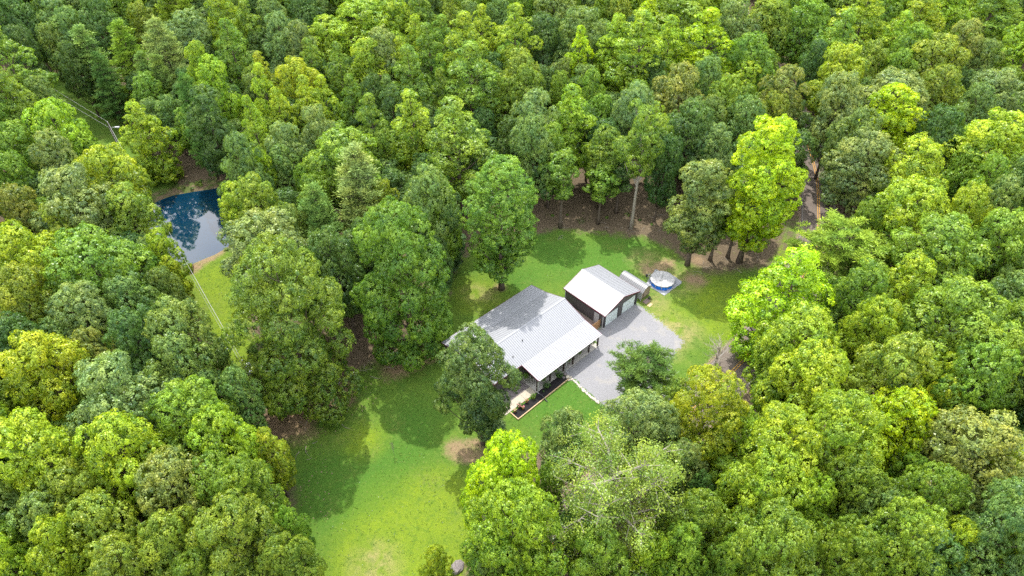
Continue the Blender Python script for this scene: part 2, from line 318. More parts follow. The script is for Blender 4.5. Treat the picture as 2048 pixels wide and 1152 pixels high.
gmat.links.new(tcn.outputs['Object'], zz.inputs['Vector']); gmat.links.new(zz.outputs['Fac'], gr_.inputs[0]); gmat.links.new(gr_.outputs[0], gx_.inputs['Factor']); gmat.links.new(old, gx_.inputs['A']); gmat.links.new(gx_.outputs['Result'], pb.inputs['Base Color'])
sheet('driveway', ragged(GRAVEL, .4, .42), .008, M['gravel'])
M['asphalt'] = mat('worn_asphalt', (.175,.145,.125), .9, 0, .2, col2=(.13,.108,.095), scale=.8, bump=.3, detail=8)
M['yellow'] = mat('yellow_road_paint', (.62,.34,.07), .8, var=.35, scale=3); M['white_line'] = mat('worn_white_road_paint', (.30,.285,.27), .85, var=.45, scale=2)
def strip(name, off, wd, z, m):
    d = np.gradient(RC, axis=0); d /= np.hypot(*d.T)[:,None]; nrm = np.column_stack([-d[:,1], d[:,0]])
    a = RC+nrm*(off-wd/2); b = RC+nrm*(off+wd/2); n = len(RC)
    V = np.vstack([np.column_stack([a, np.full(n, z)]), np.column_stack([b, np.full(n, z)])])
    F = [(i, n+i, n+i+1, i+1) for i in range(n-1)]
    me = bpy.data.meshes.new(name); me.from_pydata(V.tolist(), [], F); me.update()
    if me.polygons[0].normal.z < 0: me.flip_normals()
    me.materials.append(m); o = bpy.data.objects.new(name, me); C.objects.link(o); return tag(o, kind='structure')
strip('road', 0, 6.3, .012, M['asphalt']); 
strip('road_marking', .17, .13, .017, M['yellow']); strip('road_marking', -.17, .13, .017, M['yellow'])
strip('road_marking', -2.85, .12, .017, M['white_line']); strip('road_marking', 2.85, .12, .017, M['white_line'])
# ------------------------------------------------------------------ the house and what belongs to it
R0 = (3.08, 80.2); ROT = math.atan2(.682, .731)
ca, sa = math.cos(ROT), math.sin(ROT)
def ab(px, py, h=0):                      # pixel -> house coordinates (a along the ridge, b towards the porch)
    x, y = at(px, py, h); dx, dy = x-R0[0], y-R0[1]; return dx*ca+dy*sa, dx*sa-dy*ca
def hw(a, b, z=0): return (R0[0]+a*ca+b*sa, R0[1]+a*sa-b*ca, z)
def ribbed(mb, x0, x1, b0, z0, b1, z1, step=.33, rw=.05, rh=.05, t=.05):
    """metal roof slope in local x, y=-b: ribs run down the slope"""
    xs = []; x = x0
    while x < x1-1e-6:
        xs += [(x, 0), (min(x+step-rw*2, x1), 0)]
        if x+step < x1: xs += [(x+step-rw*1.5, rh), (x+step-rw*.5, rh)]
        x += step
    xs.append((x1, 0)); n = len(xs)
    V = [(px, -b0, z0+r) for px, r in xs] + [(px, -b1, z1+r) for px, r in xs]
    mb.add(V, [(i, n+i, n+i+1, i+1) for i in range(n-1)])
    mb.slab((x0,-b0,z0-.004),(x0,-b1,z1-.004),(x1,-b1,z1-.004),(x1,-b0,z0-.004), t)
house = empty('house', hw(0,0), ROT, label='long single storey house with white ribbed metal roof and front porch', cat='house')
SEC = [(0,2.7),(3.1,3.28),(7.1,4.7),(11.4,3.2),(14.7,2.72)]         # roof section: b, z
XA = -18.2
m = MB(); ribbed(m, XA, 0, *SEC[0], *SEC[1]); ribbed(m, XA, 0, *SEC[1], *SEC[2]); rear = m.build('roof', M['roof'], house)
tag(rear, label='rear roof slope with a flatter strip along the back')
m = MB(); ribbed(m, XA, 0, *SEC[2], *SEC[3]); m.build('roof', M['roof'], house)
m = MB(); ribbed(m, -13.0, 0, SEC[3][0]+.002, SEC[3][1], *SEC[4]); m.build('porch_roof', M['roof'], house)
m = MB()
m.slab((XA,-6.93,4.70),(XA,-7.1,4.745),(.02,-7.1,4.745),(.02,-6.93,4.70),.03); m.slab((XA,-7.1,4.745),(XA,-7.27,4.70),(.02,-7.27,4.70),(.02,-7.1,4.745),.03)
m.build('ridge_cap', M['roof'], house)
def rake(mb, x, pts, t=.03, d=.16):
    for (b0,z0),(b1,z1) in zip(pts[:-1], pts[1:]): mb.slab((x,-b0,z0+.015),(x,-b1,z1+.015),(x+t,-b1,z1+.015),(x+t,-b0,z0+.015), d)
m = MB(); rake(m, .002, SEC); rake(m, XA-.032, SEC[:4]); rake(m, -13.032, SEC[3:])
m.box(XA,0,.002,.03,2.53,2.70); m.box(-13,0,-14.735,-14.702,2.56,2.725); m.box(XA,-13.035,-11.43,-11.402,3.03,3.2)
m.build('trim', M['trim'], house)
# walls
def gable(mb, x, t, secs, zb=0):
    P = [(b, z-.07) for b, z in secs]; poly = [(secs[0][0], zb)] + P + [(secs[-1][0], zb)]; n = len(poly)
    mb.add([(x,-b,z) for b,z in poly]+[(x+t,-b,z) for b,z in poly], [tuple(range(n)), tuple(range(2*n-1,n-1,-1))]+[(i,n+i,n+(i+1)%n,(i+1)%n) for i in range(n)])
def zat(b):
    for (b0,z0),(b1,z1) in zip(SEC[:-1], SEC[1:]):
        if b0 <= b <= b1: return z0+(z1-z0)*(b-b0)/(b1-b0)
SG = [(.35,zat(.35)),(3.1,3.28),(7.1,4.7),(11.1,zat(11.1))]
for x in (-.45, -17.9):
    m = MB(); gable(m, x, .15, SG)
    for k in range(36):
        b = .5+k*.3; m.box(x+.151 if x > -1 else x-.02, x+.171 if x > -1 else x-.001, -b-.03, -b, .02, zat(b)-.12)
    m.build('wall', M['wall'], house)
m = MB(); m.box(-17.75,-.45,-.5,-.35,0,zat(.35)-.07); m.build('wall', M['wall'], house)
m = MB(); m.box(-17.75,-.45,-11.1,-10.95,0,zat(11.1)-.07)
for k in range(57): m.box(-17.7+k*.3, -17.67+k*.3, -11.121, -11.101, .02, 3.1)
m.build('wall', M['wall'], house)
for a in (-10.6, -3.2):
    m = MB(); m.box(a-.7,a+.7,-11.16,-11.125,.85,2.15); wn = m.build('window', M['glass'], house)
    m = MB(); m.box(a-.78,a-.7,-11.18,-11.123,.77,2.23); m.box(a+.7,a+.78,-11.18,-11.123,.77,2.23); m.box(a-.7,a+.7,-11.18,-11.123,2.15,2.23); m.box(a-.7,a+.7,-11.18,-11.123,.77,.85); m.build('frame', M['white'], wn)
m = MB(); m.box(-6.9,-5.9,-11.17,-11.125,.12,2.2); fd = m.build('door', M['white'], house); m = MB(); m.box(-6.02,-5.97,-11.22,-11.172,1.1,1.16); m.build('handle', M['galv'], fd)
# roof pipes
for px, py in ((1045,684),(1026,713)):
    a, b = ab(px, py, 3.9); m = MB(); zz0 = zat(b); m.tube([(a,-b,zz0-.02),(a,-b,zz0+.28)], .07, 8); m.build('vent_pipe', M['dark'], house)
# porch floor, posts, downspouts
m = MB(); m.box(-13.05,-.05,-14.55,-11.13,.0,.12); m.build('porch_floor', M['concrete'], house)
ZB = 2.60
for a in (-12.85,-10.3,-7.55,-5.6,-2.2,-.25):
    m = MB(); m.box(a-.09,a+.09,-14.48,-14.30,.12,ZB); pst = m.build('porch_post', M['post'], house)
m = MB(); m.box(-13,-.04,-14.46,-14.32,ZB,ZB+.1); m.build('porch_beam', M['post'], house)
m = MB(); m.box(-12.9,-.05,-14.85,-14.74,2.60,2.71); m.build('gutter', M['white'], house)
for a in (-12.98, -7.35):
    m = MB(); m.box(a-.05,a+.05,-14.72,-14.62,.15,2.6); m.box(a-.05,a+.05,-14.95,-14.62,.05,.15); m.build('downspout', M['white'], house)
# ------------------------------------------------------------------ garage
GA0, GA1, GB0, GB1 = 3.0, 11.35, 4.1, 12.75; GE, GR = 2.85, 4.3; GM = (GA0+GA1)/2
gar = empty('garage', hw(GM,(GB0+GB1)/2), ROT, label='detached charcoal two door garage with bright white gable roof', cat='garage')
ox, ob = GM, (GB0+GB1)/2
# local: x = a-ox, y = -(b-ob); ridge along y
def gslope(mb, xa, za, xb, zb, y0, y1, step=.33):
    n = int((y1-y0)/step); pts = []
    for k in range(n+1):
        y = y0+k*(y1-y0)/n; pts += [(y, 0)]
        if k < n: pts += [(y+step*.62, 0), (y+step*.7, .05), (y+step*.88, .05)]
    V = [(xa, y, za+r) for y, r in pts]+[(xb, y, zb+r) for y, r in pts]; q = len(pts)
    mb.add(V, [(i, i+1, q+i+1, q+i) if xa > xb else (i, q+i, q+i+1, i+1) for i in range(q-1)])
    mb.slab((xa,y0,za-.004),(xb,y0,zb-.004),(xb,y1,zb-.004),(xa,y1,za-.004), .05)
hx = (GA1-GA0)/2; hb = (GB1-GB0)/2
m = MB(); gslope(m, -hx, GE, 0, GR, -hb, hb); m.build('roof', M['roof_lit'], gar)  # same sheet as the right slope, in the lit copy
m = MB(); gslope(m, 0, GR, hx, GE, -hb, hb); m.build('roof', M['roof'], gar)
m = MB(); m.slab((-.17,-hb-.02,GR-.02),(0,-hb-.02,GR+.045),(0,hb+.02,GR+.045),(-.17,hb+.02,GR-.02),.03); m.slab((0,-hb-.02,GR+.045),(.17,-hb-.02,GR-.02),(.17,hb+.02,GR-.02),(0,hb+.02,GR+.045),.03); m.build('ridge_cap', M['white'], gar)
m = MB()
for y in (-hb-.032, hb+.002): m.slab((-hx,y,GE+.01),(0,y,GR+.01),(0,y+.03,GR+.01),(-hx,y+.03,GE+.01),.16); m.slab((0,y,GR+.01),(hx,y,GE+.01),(hx,y+.03,GE+.01),(0,y+.03,GR+.01),.16)
m.box(-hx-.03,-hx-.002,-hb,hb,GE-.16,GE+.01); m.box(hx+.002,hx+.03,-hb,hb,GE-.16,GE+.01); m.build('trim', M['trim'], gar)
wx, wb = hx-.3, hb-.3
zl = lambda x: GR-(GR-GE)*abs(x)/hx-.07
# front wall (towards the gravel) with two door openings
DR = [(-wx+.35, -wx+3.25), (.38, wx-.35)]
def wallseg(mb, x0, x1, y0, y1, zb):                   # gable wall piece with sloping top
    xs = [x0] + ([0] if x0 < 0 < x1 else []) + [x1]
    for a, b in zip(xs[:-1], xs[1:]):
        mb.add([(a,y0,zb),(b,y0,zb),(b,y1,zb),(a,y1,zb),(a,y0,zl(a)),(b,y0,zl(b)),(b,y1,zl(b)),(a,y1,zl(a))], [(3,2,1,0),(4,5,6,7),(0,1,5,4),(1,2,6,5),(2,3,7,6),(3,0,4,7)])
DH = 2.35
m = MB(); yf0, yf1 = -wb, -wb+.15
wallseg(m, -wx, DR[0][0], yf0, yf1, 0); wallseg(m, DR[0][1], DR[1][0], yf0, yf1, 0); wallseg(m, DR[1][1], wx, yf0, yf1, 0)
wallseg(m, DR[0][0], DR[0][1], yf0, yf1, DH); wallseg(m, DR[1][0], DR[1][1], yf0, yf1, DH); m.build('wall', M['wall'], gar)
m = MB(); wallseg(m, -wx, wx, wb-.15, wb, 0); m.build('wall', M['wall'], gar)
for s in (-1, 1):
    m = MB(); x0 = s*wx; m.box(min(x0,x0-s*.15), max(x0,x0-s*.15), -wb+.15, wb-.15, 0, zl(wx))
    for k in range(26):
        y = -wb+.25+k*.3
        if y < wb-.1: m.box(min(x0+s*.001,x0+s*.03), max(x0+s*.001,x0+s*.03), y, y+.05, .02, zl(wx)-.04)
    m.build('wall', M['wall'], gar)
for d0, d1 in DR:
    g = MB(); g.box(d0+.03,d1-.03,yf1-.02,yf1+.03,0.01,DH); gd = g.build('garage_door', M['door'], gar)
    for k in range(4):
        g = MB(); z0 = .02+k*DH/4; g.box(d0+.05,d1-.05,yf0+.04,yf1-.021,z0,z0+DH/4-.035); g.build('door_panel', M['door'], gd)
    g = MB(); g.box((d0+d1)/2-.12,(d0+d1)/2+.12,yf0+.0,yf0+.038,.45,.49); g.build('handle', M['dark'], gd)
    g = MB(); g.box(d0-.09,d0+.02,yf0-.03,yf0-.002,0,DH); g.box(d1-.02,d1+.09,yf0-.03,yf0-.002,0,DH); g.box(d0+.02,d1-.02,yf0-.03,yf0-.002,DH,DH+.1); g.build('door_frame', M['dark'], gar)
# side door on the wall facing the house, corner trims, downspout
g = MB(); g.box(-wx-.07,-wx-.032,-wb+1.0,-wb+1.95,.05,2.15); sd = g.build('door', M['white'], gar); tag(sd, label='plain white side door')
g = MB(); g.box(-wx-.12,-wx-.072,-wb+1.08,-wb+1.13,1.0,1.06); g.build('handle', M['galv'], sd)
for x, y in ((-wx-.07,-wb-.07),(wx-.05,-wb-.07)):
    g = MB(); g.box(x,x+.12,y,y+.06,0,2.6); g.build('corner_trim', M['dark'], gar)
g = MB(); g.box(-wx-.25,-wx-.17,-wb+.02,-wb+.12,.1,2.65); g.box(-wx-.25,-wx-.17,-wb-.25,-wb+.12,.02,.1); g.build('downspout', M['white'], gar)
g = MB(); g.box(-wx-.2,-wx-.12,wb-.1,wb,.1,2.65); g.build('downspout', M['white'], gar)
g = MB(); g.box(wx+.05,wx+.13,-wb-.05,-wb+.05,.05,2.65); g.build('downspout', M['white'], gar)
# ------------------------------------------------------------------ fence and deck in the gap
fn = empty('fence', hw(1.45,12.0), ROT, label='short orange tan plank fence closing the gap between house and garage', cat='fence')
x = -1.38; k = 0
rr = random.Random(4)
while x < 1.42:
    g = MB(); h = 1.75+rr.uniform(-.02,.02); g.box(x,x+.14,-.012,.012,.05,h); g.build('plank', M['fence'], fn); x += .155
for z in (.4,1.4):
    g = MB(); g.box(-1.4,1.45,.014,.05,z,z+.09); g.build('rail', M['fence'], fn)
dk = empty('deck', hw(1.6,8.8), ROT, label='brown plank walkway deck between the house and the garage wall', cat='deck')
for k in range(20):
    g = MB(); g.box(-1.5+k*.155,-1.5+k*.155+.14,-3.0,3.2,.02,.10+.004*(k%2)); g.build('plank', M['deck'], dk)
# ------------------------------------------------------------------ shed
SA0, SA1, SB0, SB1 = 12.15, 14.45, 7.7, 12.75; sc_a, sc_b = (SA0+SA1)/2, (SB0+SB1)/2
shed = empty('shed', hw(sc_a, sc_b), ROT, label='narrow storage shed with white ribbed roof beside the garage', cat='shed')
hs_, hl = (SA1-SA0)/2, (SB1-SB0)/2
prof = [(-hs_-.02,1.78),(-hs_*.45,2.38),(0,2.62),(hs_*.45,2.38),(hs_+.02,1.78)]
for q, ((x0,z0),(x1,z1)) in enumerate(zip(prof[:-1], prof[1:])):
    g = MB()
    if x1 <= 0: gslope(g, x0, z0, x1, z1, -hl, hl)
    else: gslope(g, x0, z0, x1, z1, -hl, hl)
    g.build('roof_slope', M['roof_lit'] if x1 <= 0 else M['roof'], shed)  # left slopes take the lit copy of the same metal
g = MB(); g.box(-hs_+.1,-hs_+.18,-hl+.2,hl-.2,.15,1.85); g.build('wall', M['white'], shed)
g = MB(); g.box(hs_-.18,hs_-.1,-hl+.2,hl-.2,.15,1.85); g.build('wall', M['shedwood'], shed)
def endwall(y0, y1, mm):
    g = MB(); P_ = [(-hs_+.18,.15)]+[(max(-hs_+.18,min(hs_-.18,x)), z-.09) for x, z in prof]+[(hs_-.18,.15)]; n = len(P_)
    g.add([(x,y0,z) for x,z in P_]+[(x,y1,z) for x,z in P_], [tuple(range(n)), tuple(range(2*n-1,n-1,-1))]+[(i,n+i,n+(i+1)%n,(i+1)%n) for i in range(n)]); return g.build('wall', mm, shed)
endwall(-hl+.3, -hl+.36, M['shedwood']); endwall(hl-.36, hl-.3, M['shedwood'])
g = MB(); g.box(-.45,.35,-hl+.24,-hl+.295,.2,1.95); sdd = g.build('door', M['shedwood'], shed)
g = MB(); g.box(-.5,-.45,-hl+.24,-hl+.29,.15,2.0); g.box(.35,.4,-hl+.24,-hl+.29,.15,2.0); g.box(-.5,.4,-hl+.24,-hl+.29,2.0,2.05); g.build('door_frame', M['dark'], shed)
g = MB()
for yy in (-hl+.5, 0, hl-.5): g.box(-hs_+.2,hs_-.2,yy-.1,yy+.1,0,.15)
g.build('skid', M['brownwood'], shed)
g = MB(); g.box(-hs_-.1,-hs_+.02,-hl+.1,-hl+.16,.1,1.8); g.build('corner_board', M['white'], shed)
o = MB().box(-.55,.55,-.35,.35,.0,.09).box(-.55,.55,.05,.35,.09,.18).build('step', M['deck']); o.location = hw(12.75,13.3); o.rotation_euler = (0,0,ROT); tag(o, 'low brown wooden step on the grass at the shed front', 'step')
o = MB().box(-.45,.45,-.28,.28,.0,.05).build('board', M['timber']); o.location = hw(12.55,14.15,.01); o.rotation_euler = (0,0,ROT+.1); tag(o, 'pale flat board lying on grass by the shed', 'board')
g = MB(); g.lathe([(.16,0),(.2,.3),(.21,.36),(.12,.38)], 12); o = g.build('bucket', M['dark']); o.location = hw(13.6,13.2); tag(o, 'small dark bucket standing by the shed step', 'bucket')
# ------------------------------------------------------------------ pool
px_, py_ = at(1325.2, 558.5, .85); 
def wpt(px,py,z=0): x,y = at(px,py,z); return (x,y,z)
cl = MB()
T4 = [at(1311,538), at(1364,566), at(1328.5,591.5), at(1291,569)]
def cloth(name, quad, z, m_, seed, nn=14, amp=.035):
    r = np.random.RandomState(seed); q = [np.array(p) for p in quad]; V = []
    H = r.rand(nn+1, nn+1)
    for i in range(nn+1):
        for j in range(nn+1):
            u, v = i/nn, j/nn; p = q[0]*(1-u)*(1-v)+q[1]*u*(1-v)+q[2]*u*v+q[3]*(1-u)*v
            V.append((p[0]+r.normal(0,.02), p[1]+r.normal(0,.02), z+amp*H[i,j]))
    F = [(i*(nn+1)+j,(i+1)*(nn+1)+j,(i+1)*(nn+1)+j+1,i*(nn+1)+j+1) for i in range(nn) for j in range(nn)]
    me = np_mesh(name, V, F, True); 
    if me.polygons[0].normal.z < 0: me.flip_normals()
    me.materials.append(m_); o = bpy.data.objects.new(name, me); C.objects.link(o)
    s = o.modifiers.new('thick','SOLIDIFY'); s.thickness = .01; return o
tag(cloth('ground_cloth', T4, .015, M['tarp'], 1), 'large pale square ground cloth spread under the round pool', 'ground cloth')
T5 = [at(1344,550), at(1364,564), at(1357,570.5), at(1339,559)]
tag(cloth('ground_cloth', T5, .07, M['tarp'], 2, 8), 'smaller folded piece of pale cloth right of the pool', 'ground cloth')
pool = empty('pool', (px_, py_, .06), .3, label='round above ground pool with blue wall and sagging white cover', cat='pool')
PR, PH = 1.88, .78; NS = 12
g = MB(); g.add([(PR*math.cos(2*PI*k/36), PR*math.sin(2*PI*k/36), z) for z in (0,PH) for k in range(36)], [(k,(k+1)%36,36+(k+1)%36,36+k) for k in range(36)]); pl = g.build('pool_wall', M['poolblue'], pool)
for k in range(NS):
    t = 2*PI*k/NS; c_, s_ = math.cos(t), math.sin(t)
    g = MB(); g.tube([((PR+.16)*c_,(PR+.16)*s_,0),((PR+.05)*c_,(PR+.05)*s_,PH+.02)], .028, 6); g.build('leg', M['white'], pool)
g = MB(); ring = [((PR+.03)*math.cos(2*PI*k/36),(PR+.03)*math.sin(2*PI*k/36),PH+.03) for k in range(37)]; g.tube(ring, .04, 6, False); g.build('top_rail', M['white'], pool)
# cover: sags to the middle with radial pleats
V = []; nr, na = 16, 96; r_ = random.Random(3)
ph = [r_.uniform(0, 6.28) for _ in range(4)]
for i in range(nr+1):
    f = i/nr
    for j in range(na):
        t = 2*PI*j/na; pl_ = (math.sin(17*t+ph[0])*.5+math.sin(29*t+ph[1])*.35+math.sin(9*t+ph[2])*.4)
        sag = -.5*(1-f)**1.1; rad = (PR+.10)*f
        V.append((rad*math.cos(t)-.25*(1-f), rad*math.sin(t)+.1*(1-f), PH+.1+sag+pl_*.17*f*(1.08-f)*3.0*(.4+.6*f)))
for j in range(na):
    t = 2*PI*j/na; V.append(((PR+.12)*math.cos(t), (PR+.12)*math.sin(t), PH-.02+.05*math.sin(13*t+1)+.04*math.sin(31*t)))
F = [(i*na+j, i*na+(j+1)%na, (i+1)*na+(j+1)%na, (i+1)*na+j) for i in range(1, nr+1) for j in range(na)]
F0 = [(na+j, 0, 0, na+(j+1)%na) for j in range(0)]
me = bpy.data.meshes.new('pool_cover'); me.from_pydata(V, [], F+[(j, na+j, na+(j+1)%na) for j in range(na)]); me.update(); me.materials.append(M['cover'])
for p_ in me.polygons: p_.use_smooth = True
o = bpy.data.objects.new('cover', me); C.objects.link(o); o.parent = pool; s = o.modifiers.new('thick','SOLIDIFY'); s.thickness = .012
# pool ladder and pump on the left
lx, ly = at(1298, 562); ld = empty('pool_ladder', (lx, ly, 0), .5, label='dark pool ladder standing left of the pool wall', cat='ladder')
for s_ in (-.25, .25):
    for e_ in (-.3, .3): g = MB(); g.tube([(s_, e_, 0), (s_, e_*.3, 1.25)], .025, 6); g.build('leg', M['galv'], ld)
for k in range(4): g = MB(); g.box(-.25,.25,-.27+k*.045,-.17+k*.045,.25+k*.26,.28+k*.26); g.build('step', M['dark'], ld)
lx, ly = at(1293, 553); pm = empty('pool_pump', (lx, ly, 0), .2, label='grey pool filter pump on the grass behind the shed', cat='pump')
g = MB(); g.lathe([(.16,0),(.17,.4),(.1,.46)], 12); g.build('filter_housing', M['dark'], pm); g = MB(); g.tube([(0,0,.25),(.3,.2,.25),(.7,.1,.4)], .03, 6); g.build('hose', M['galv'], pm)
# ------------------------------------------------------------------ front bed, walk, rocks
def poly_obj(name, px, z0, z1, m_, label, cat=None, kind=None):
    g = MB(); g.prism([at(*p) for p in px][::-1], z0, z1); o = g.build(name, m_); return tag(o, label, cat, None, kind)
wa0, wb0 = ab(1013,807)[0]-.3, 14.5
walk = empty('walkway', hw(-13.1,13.9), ROT, kind='structure')
for k in range(3):
    g = MB(); x1 = -.0-k*1.95; g.box(x1-1.92, x1, -.55, .75, .0, .07+.004*k); g.build('paving_slab', M['walk'], walk)
bed = empty('flower_bed', hw(-12.6,15.1), ROT, label='black mulch flower bed with pale timber edging along the porch front', cat='flower bed')
bx0 = ab(1031,836)[0]; bx1 = ab(1137,758)[0]; by1 = ab(1031,836)[1]
L0, L1 = bx0+12.6, bx1+12.6
g = MB(); g.add([(L0+.12,.35,.05),(-.55,.35,.05),(-.55,.54,.05),(L1,.54,.05),(L1,-.75,.05),(L0+.12,-.95,.05)], [(5,4,2,1,0),(4,3,2)]); g.build('mulch', M['mulch'], bed)
g = MB(); g.slab((L0,-1.08,.2),(L1,-.88,.2),(L1,-.76,.2),(L0,-.96,.2),.2); g.build('edging', M['timber'], bed)
g = MB(); g.box(L0,L0+.12,-.955,.5,0,.19); g.build('edging', M['timber'], bed)
# pebbles between the house wall and the walk: uncountable small stones
def stones_mesh(name, pts, r0, r1, m_, seed):
    r = random.Random(seed); g = MB()
    for x, y, z in pts:
        s = r.uniform(r0, r1); a = r.uniform(0, 6.28); n = 6; top = []; bot = []
        for k in range(n):
            t = a+2*PI*k/n; q = s*r.uniform(.8, 1.15); bot.append((x+q*math.cos(t), y+q*math.sin(t), z-.01)); top.append((x+q*.65*math.cos(t), y+q*.65*math.sin(t), z+s*r.uniform(.6,.9)))
        g.add(bot+top, [tuple(range(n, 2*n))]+[(i,(i+1)%n,n+(i+1)%n,n+i) for i in range(n)])
    return g.build(name, m_)
r = random.Random(11); pts = []
for _ in range(1500):
    a, b = r.uniform(-17.5,-13.15), r.uniform(11.25,13.0); pts.append(hw(a, b, .03))
o = stones_mesh('river_rocks', pts, .05, .1, M['greyrock'], 1); tag(o, 'grey river rock bed between house wall and concrete walk', 'rocks', kind='stuff')
g = MB(); g.prism([hw(-17.6,11.15)[:2], hw(-13.07,11.15)[:2], hw(-13.07,13.1)[:2], hw(-17.6,13.1)[:2]], .004, .03); tag(g.build('rock_bed', M['greyrock']), kind='structure')
def rock(x, y, s, m_, label, group=None, seed=0, z=0):
    r = random.Random(seed); g = MB(); n = 8; rings = [(1,.0),(1.08,.3),(.85,.62),(.4,.8)]
    vs = []
    for q, (rr_, zz_) in enumerate(rings):
        for k in range(n): t = 2*PI*k/n; w_ = rr_*s*r.uniform(.82,1.15); vs.append((w_*math.cos(t)*1.2, w_*math.sin(t)*.85, zz_*s*r.uniform(.85,1.1)*.9 if zz_ else -.03))
    fs = [(i*n+k, i*n+(k+1)%n, (i+1)*n+(k+1)%n, (i+1)*n+k) for i in range(3) for k in range(n)]+[tuple(3*n+k for k in range(n))]
    g.add(vs, fs); o = g.build('rock', m_); o.location = (x, y, z); o.rotation_euler = (0, 0, r.uniform(0, 6)); return tag(o, label, 'rock', group)
BORD = [(1142,755.5),(1197.5,806)]
nb = 24
for k in range(nb):
    f = k/(nb-1); px = BORD[0][0]+(BORD[1][0]-BORD[0][0])*f; py = BORD[0][1]+(BORD[1][1]-BORD[0][1])*f + 2.5*math.sin(f*3.1)
    x, y = at(px+r.uniform(-1,1), py+r.uniform(-.8,.8))
    rock(x, y, r.uniform(.13,.24), M['rock'], 'pale limestone rock in the row edging the gravel driveway', 'pale rocks in a row along the driveway edge', k)
for k, (px, py, s) in enumerate([(1135,754,.3),(1130,749,.28),(1138,760,.22),(1127,755,.2)]):
    x, y = at(px, py); rock(x, y, s, M['greyrock'] if k % 2 else M['rock'], ['largest pale rock at right end of the flower bed','grey rock beside the porch downspout','small pale rock tucked at the bed end','small grey rock behind the bed end'][k], 'rocks heaped at the bed end', 60+k)
x, y = at(914,1136); rock(x, y, .75, M['greyrock'], 'grey boulder on the lawn at the bottom edge of photo', None, 99)
# drain pipe
a0, b0 = -12.98, 14.95; e = ab(1094.5,804)
g = MB(); g.tube([(a0,-b0,.10),(a0+.05,-b0-.5,.2),(a0+(e[0]-a0)*.55,-(b0+(e[1]-b0)*.55),.25),(e[0],-e[1],.09)], .075, 8); o = g.build('drain_pipe', M['dark']); o.location = (*R0, 0); o.rotation_euler = (0,0,ROT); tag(o, 'black corrugated drain pipe lying across the flower bed onto the lawn', 'drain pipe')
# ------------------------------------------------------------------ small plants
def leaf_blob(name, m_, col, R, H, n, leaf, seed, z0=0, droop=False):
    r = np.random.RandomState(seed); u = r.normal(size=(n,3)); u /= np.linalg.norm(u,axis=1)[:,None]; rad = r.rand(n)**.4
    P_ = u*rad[:,None]*[R, R, H/2]+[0,0,z0+H/2]
    if droop: P_[:,2] = z0+H*(1-(np.hypot(P_[:,0],P_[:,1])/R)**2)+r.normal(0,.04,n)
    nn = u*.7+[0,0,.5]+r.normal(0,.5,(n,3)); nn /= np.linalg.norm(nn,axis=1)[:,None]
    return leaves(name, P_, nn, leaf*(.7+.6*r.rand(n)), r.rand(n), m_, col, r)
def leaves(name, P_, nn, size, tint, m_, col, r, asp=.62):
    t = np.cross(nn, r.normal(size=nn.shape)); t /= np.linalg.norm(t,axis=1)[:,None]; b = np.cross(nn, t); s = size[:,None]
    V = np.stack([P_-t*s*.5, P_+b*s*asp*.5+nn*s*.12, P_+t*s*.5, P_-b*s*asp*.5+nn*s*.12], 1).reshape(-1,3)
    me = np_mesh(name, V, np.arange(len(V)).reshape(-1,4)); a = me.attributes.new('tint','FLOAT','FACE'); a.data.foreach_set('value', tint.astype(np.float32))
    me.materials.append(m_)
    if name is None: return me
    o = bpy.data.objects.new(name, me); C.objects.link(o); o.color = (*col, 1); return o
def plant(px, py, R, H, col, label, n=260, leaf=.13, cat='shrub', z=.05, seed=1, group=None, flowers=None, pot=False):
    x, y = at(px, py); t = empty('potted_plant' if pot else 'shrub', (x, y, z), 0, label=label, cat=cat, group=group); zz = 0
    if pot:
        g = MB(); g.lathe([(.14,0),(.2,.28),(.22,.3),(.18,.3)], 12); g.build('pot', M['terra'], t); zz = .25
    o = leaf_blob('foliage', M['leaf'], col, R, H, n, leaf, seed, zz); o.parent = t
    g = MB(); g.tube([(0,0,0),(.02,0,zz+H*.5)], .02, 5); g.build('stem', M['bark'], t)
    if flowers:
        rr = random.Random(seed); g = MB()
        for _ in range(14):
            q = rr.uniform(0,6.28); d = R*rr.uniform(.3,1); g.lathe([(.03,0),(.06,.03),(.02,.05)], 5, (d*math.cos(q), d*math.sin(q), zz+H*rr.uniform(.6,1)))
        tag(g.build('flowers', flowers, t), kind='stuff')
G1, G2, G3 = (.07,.15,.04), (.10,.20,.03), (.13,.22,.04)
plant(1118,754,.62,1.0,G1,'round dark green shrub at right end of the black mulch bed',420,seed=1)
plant(1093,774,.66,.95,G1,'wide dark green shrub left of the middle porch post',420,seed=2)
plant(1087,784,.2,.3,G1,'tiny green seedling in mulch beside the drain pipe',60,.09,seed=3)
plant(1066,797,.42,.85,G3,'yellow green upright shrub in the middle of the bed',300,seed=4)
plant(1053,805,.28,.3,G2,'terracotta pot with small green plant in black mulch',100,.1,'potted plant',seed=5,pot=True,flowers=M['terra'])
plant(1040,814,.5,.7,G1,'green shrub with pink flowers near the left bed end',320,.12,seed=6,flowers=M['pink'])
plant(1030,824,.28,.25,G2,'pot of peach flowers in the bed corner',90,.1,'potted plant',seed=7,pot=True,flowers=M['timber'])
plant(1046,818,.25,.25,G2,'pot of pink flowers right of the flowering shrub',80,.1,'potted plant',seed=8,pot=True,flowers=M['pink'])
plant(1016,812,.2,.3,G1,'rusty pot at the left end of the concrete walk',60,.1,'potted plant',seed=9,pot=True,z=.08)
for k,(px,py) in enumerate([(1035,766),(1026,781),(1033,787),(1040,771)]): plant(px,py,.22,.3,G1,['small dark plant on river rocks nearest the house wall','small plant at left of the river rock bed','low plant at the edge of walk on river rocks','little plant beside the wall corner on rocks'][k],70,.09,seed=20+k,z=.03,group='small plants in the river rock bed')
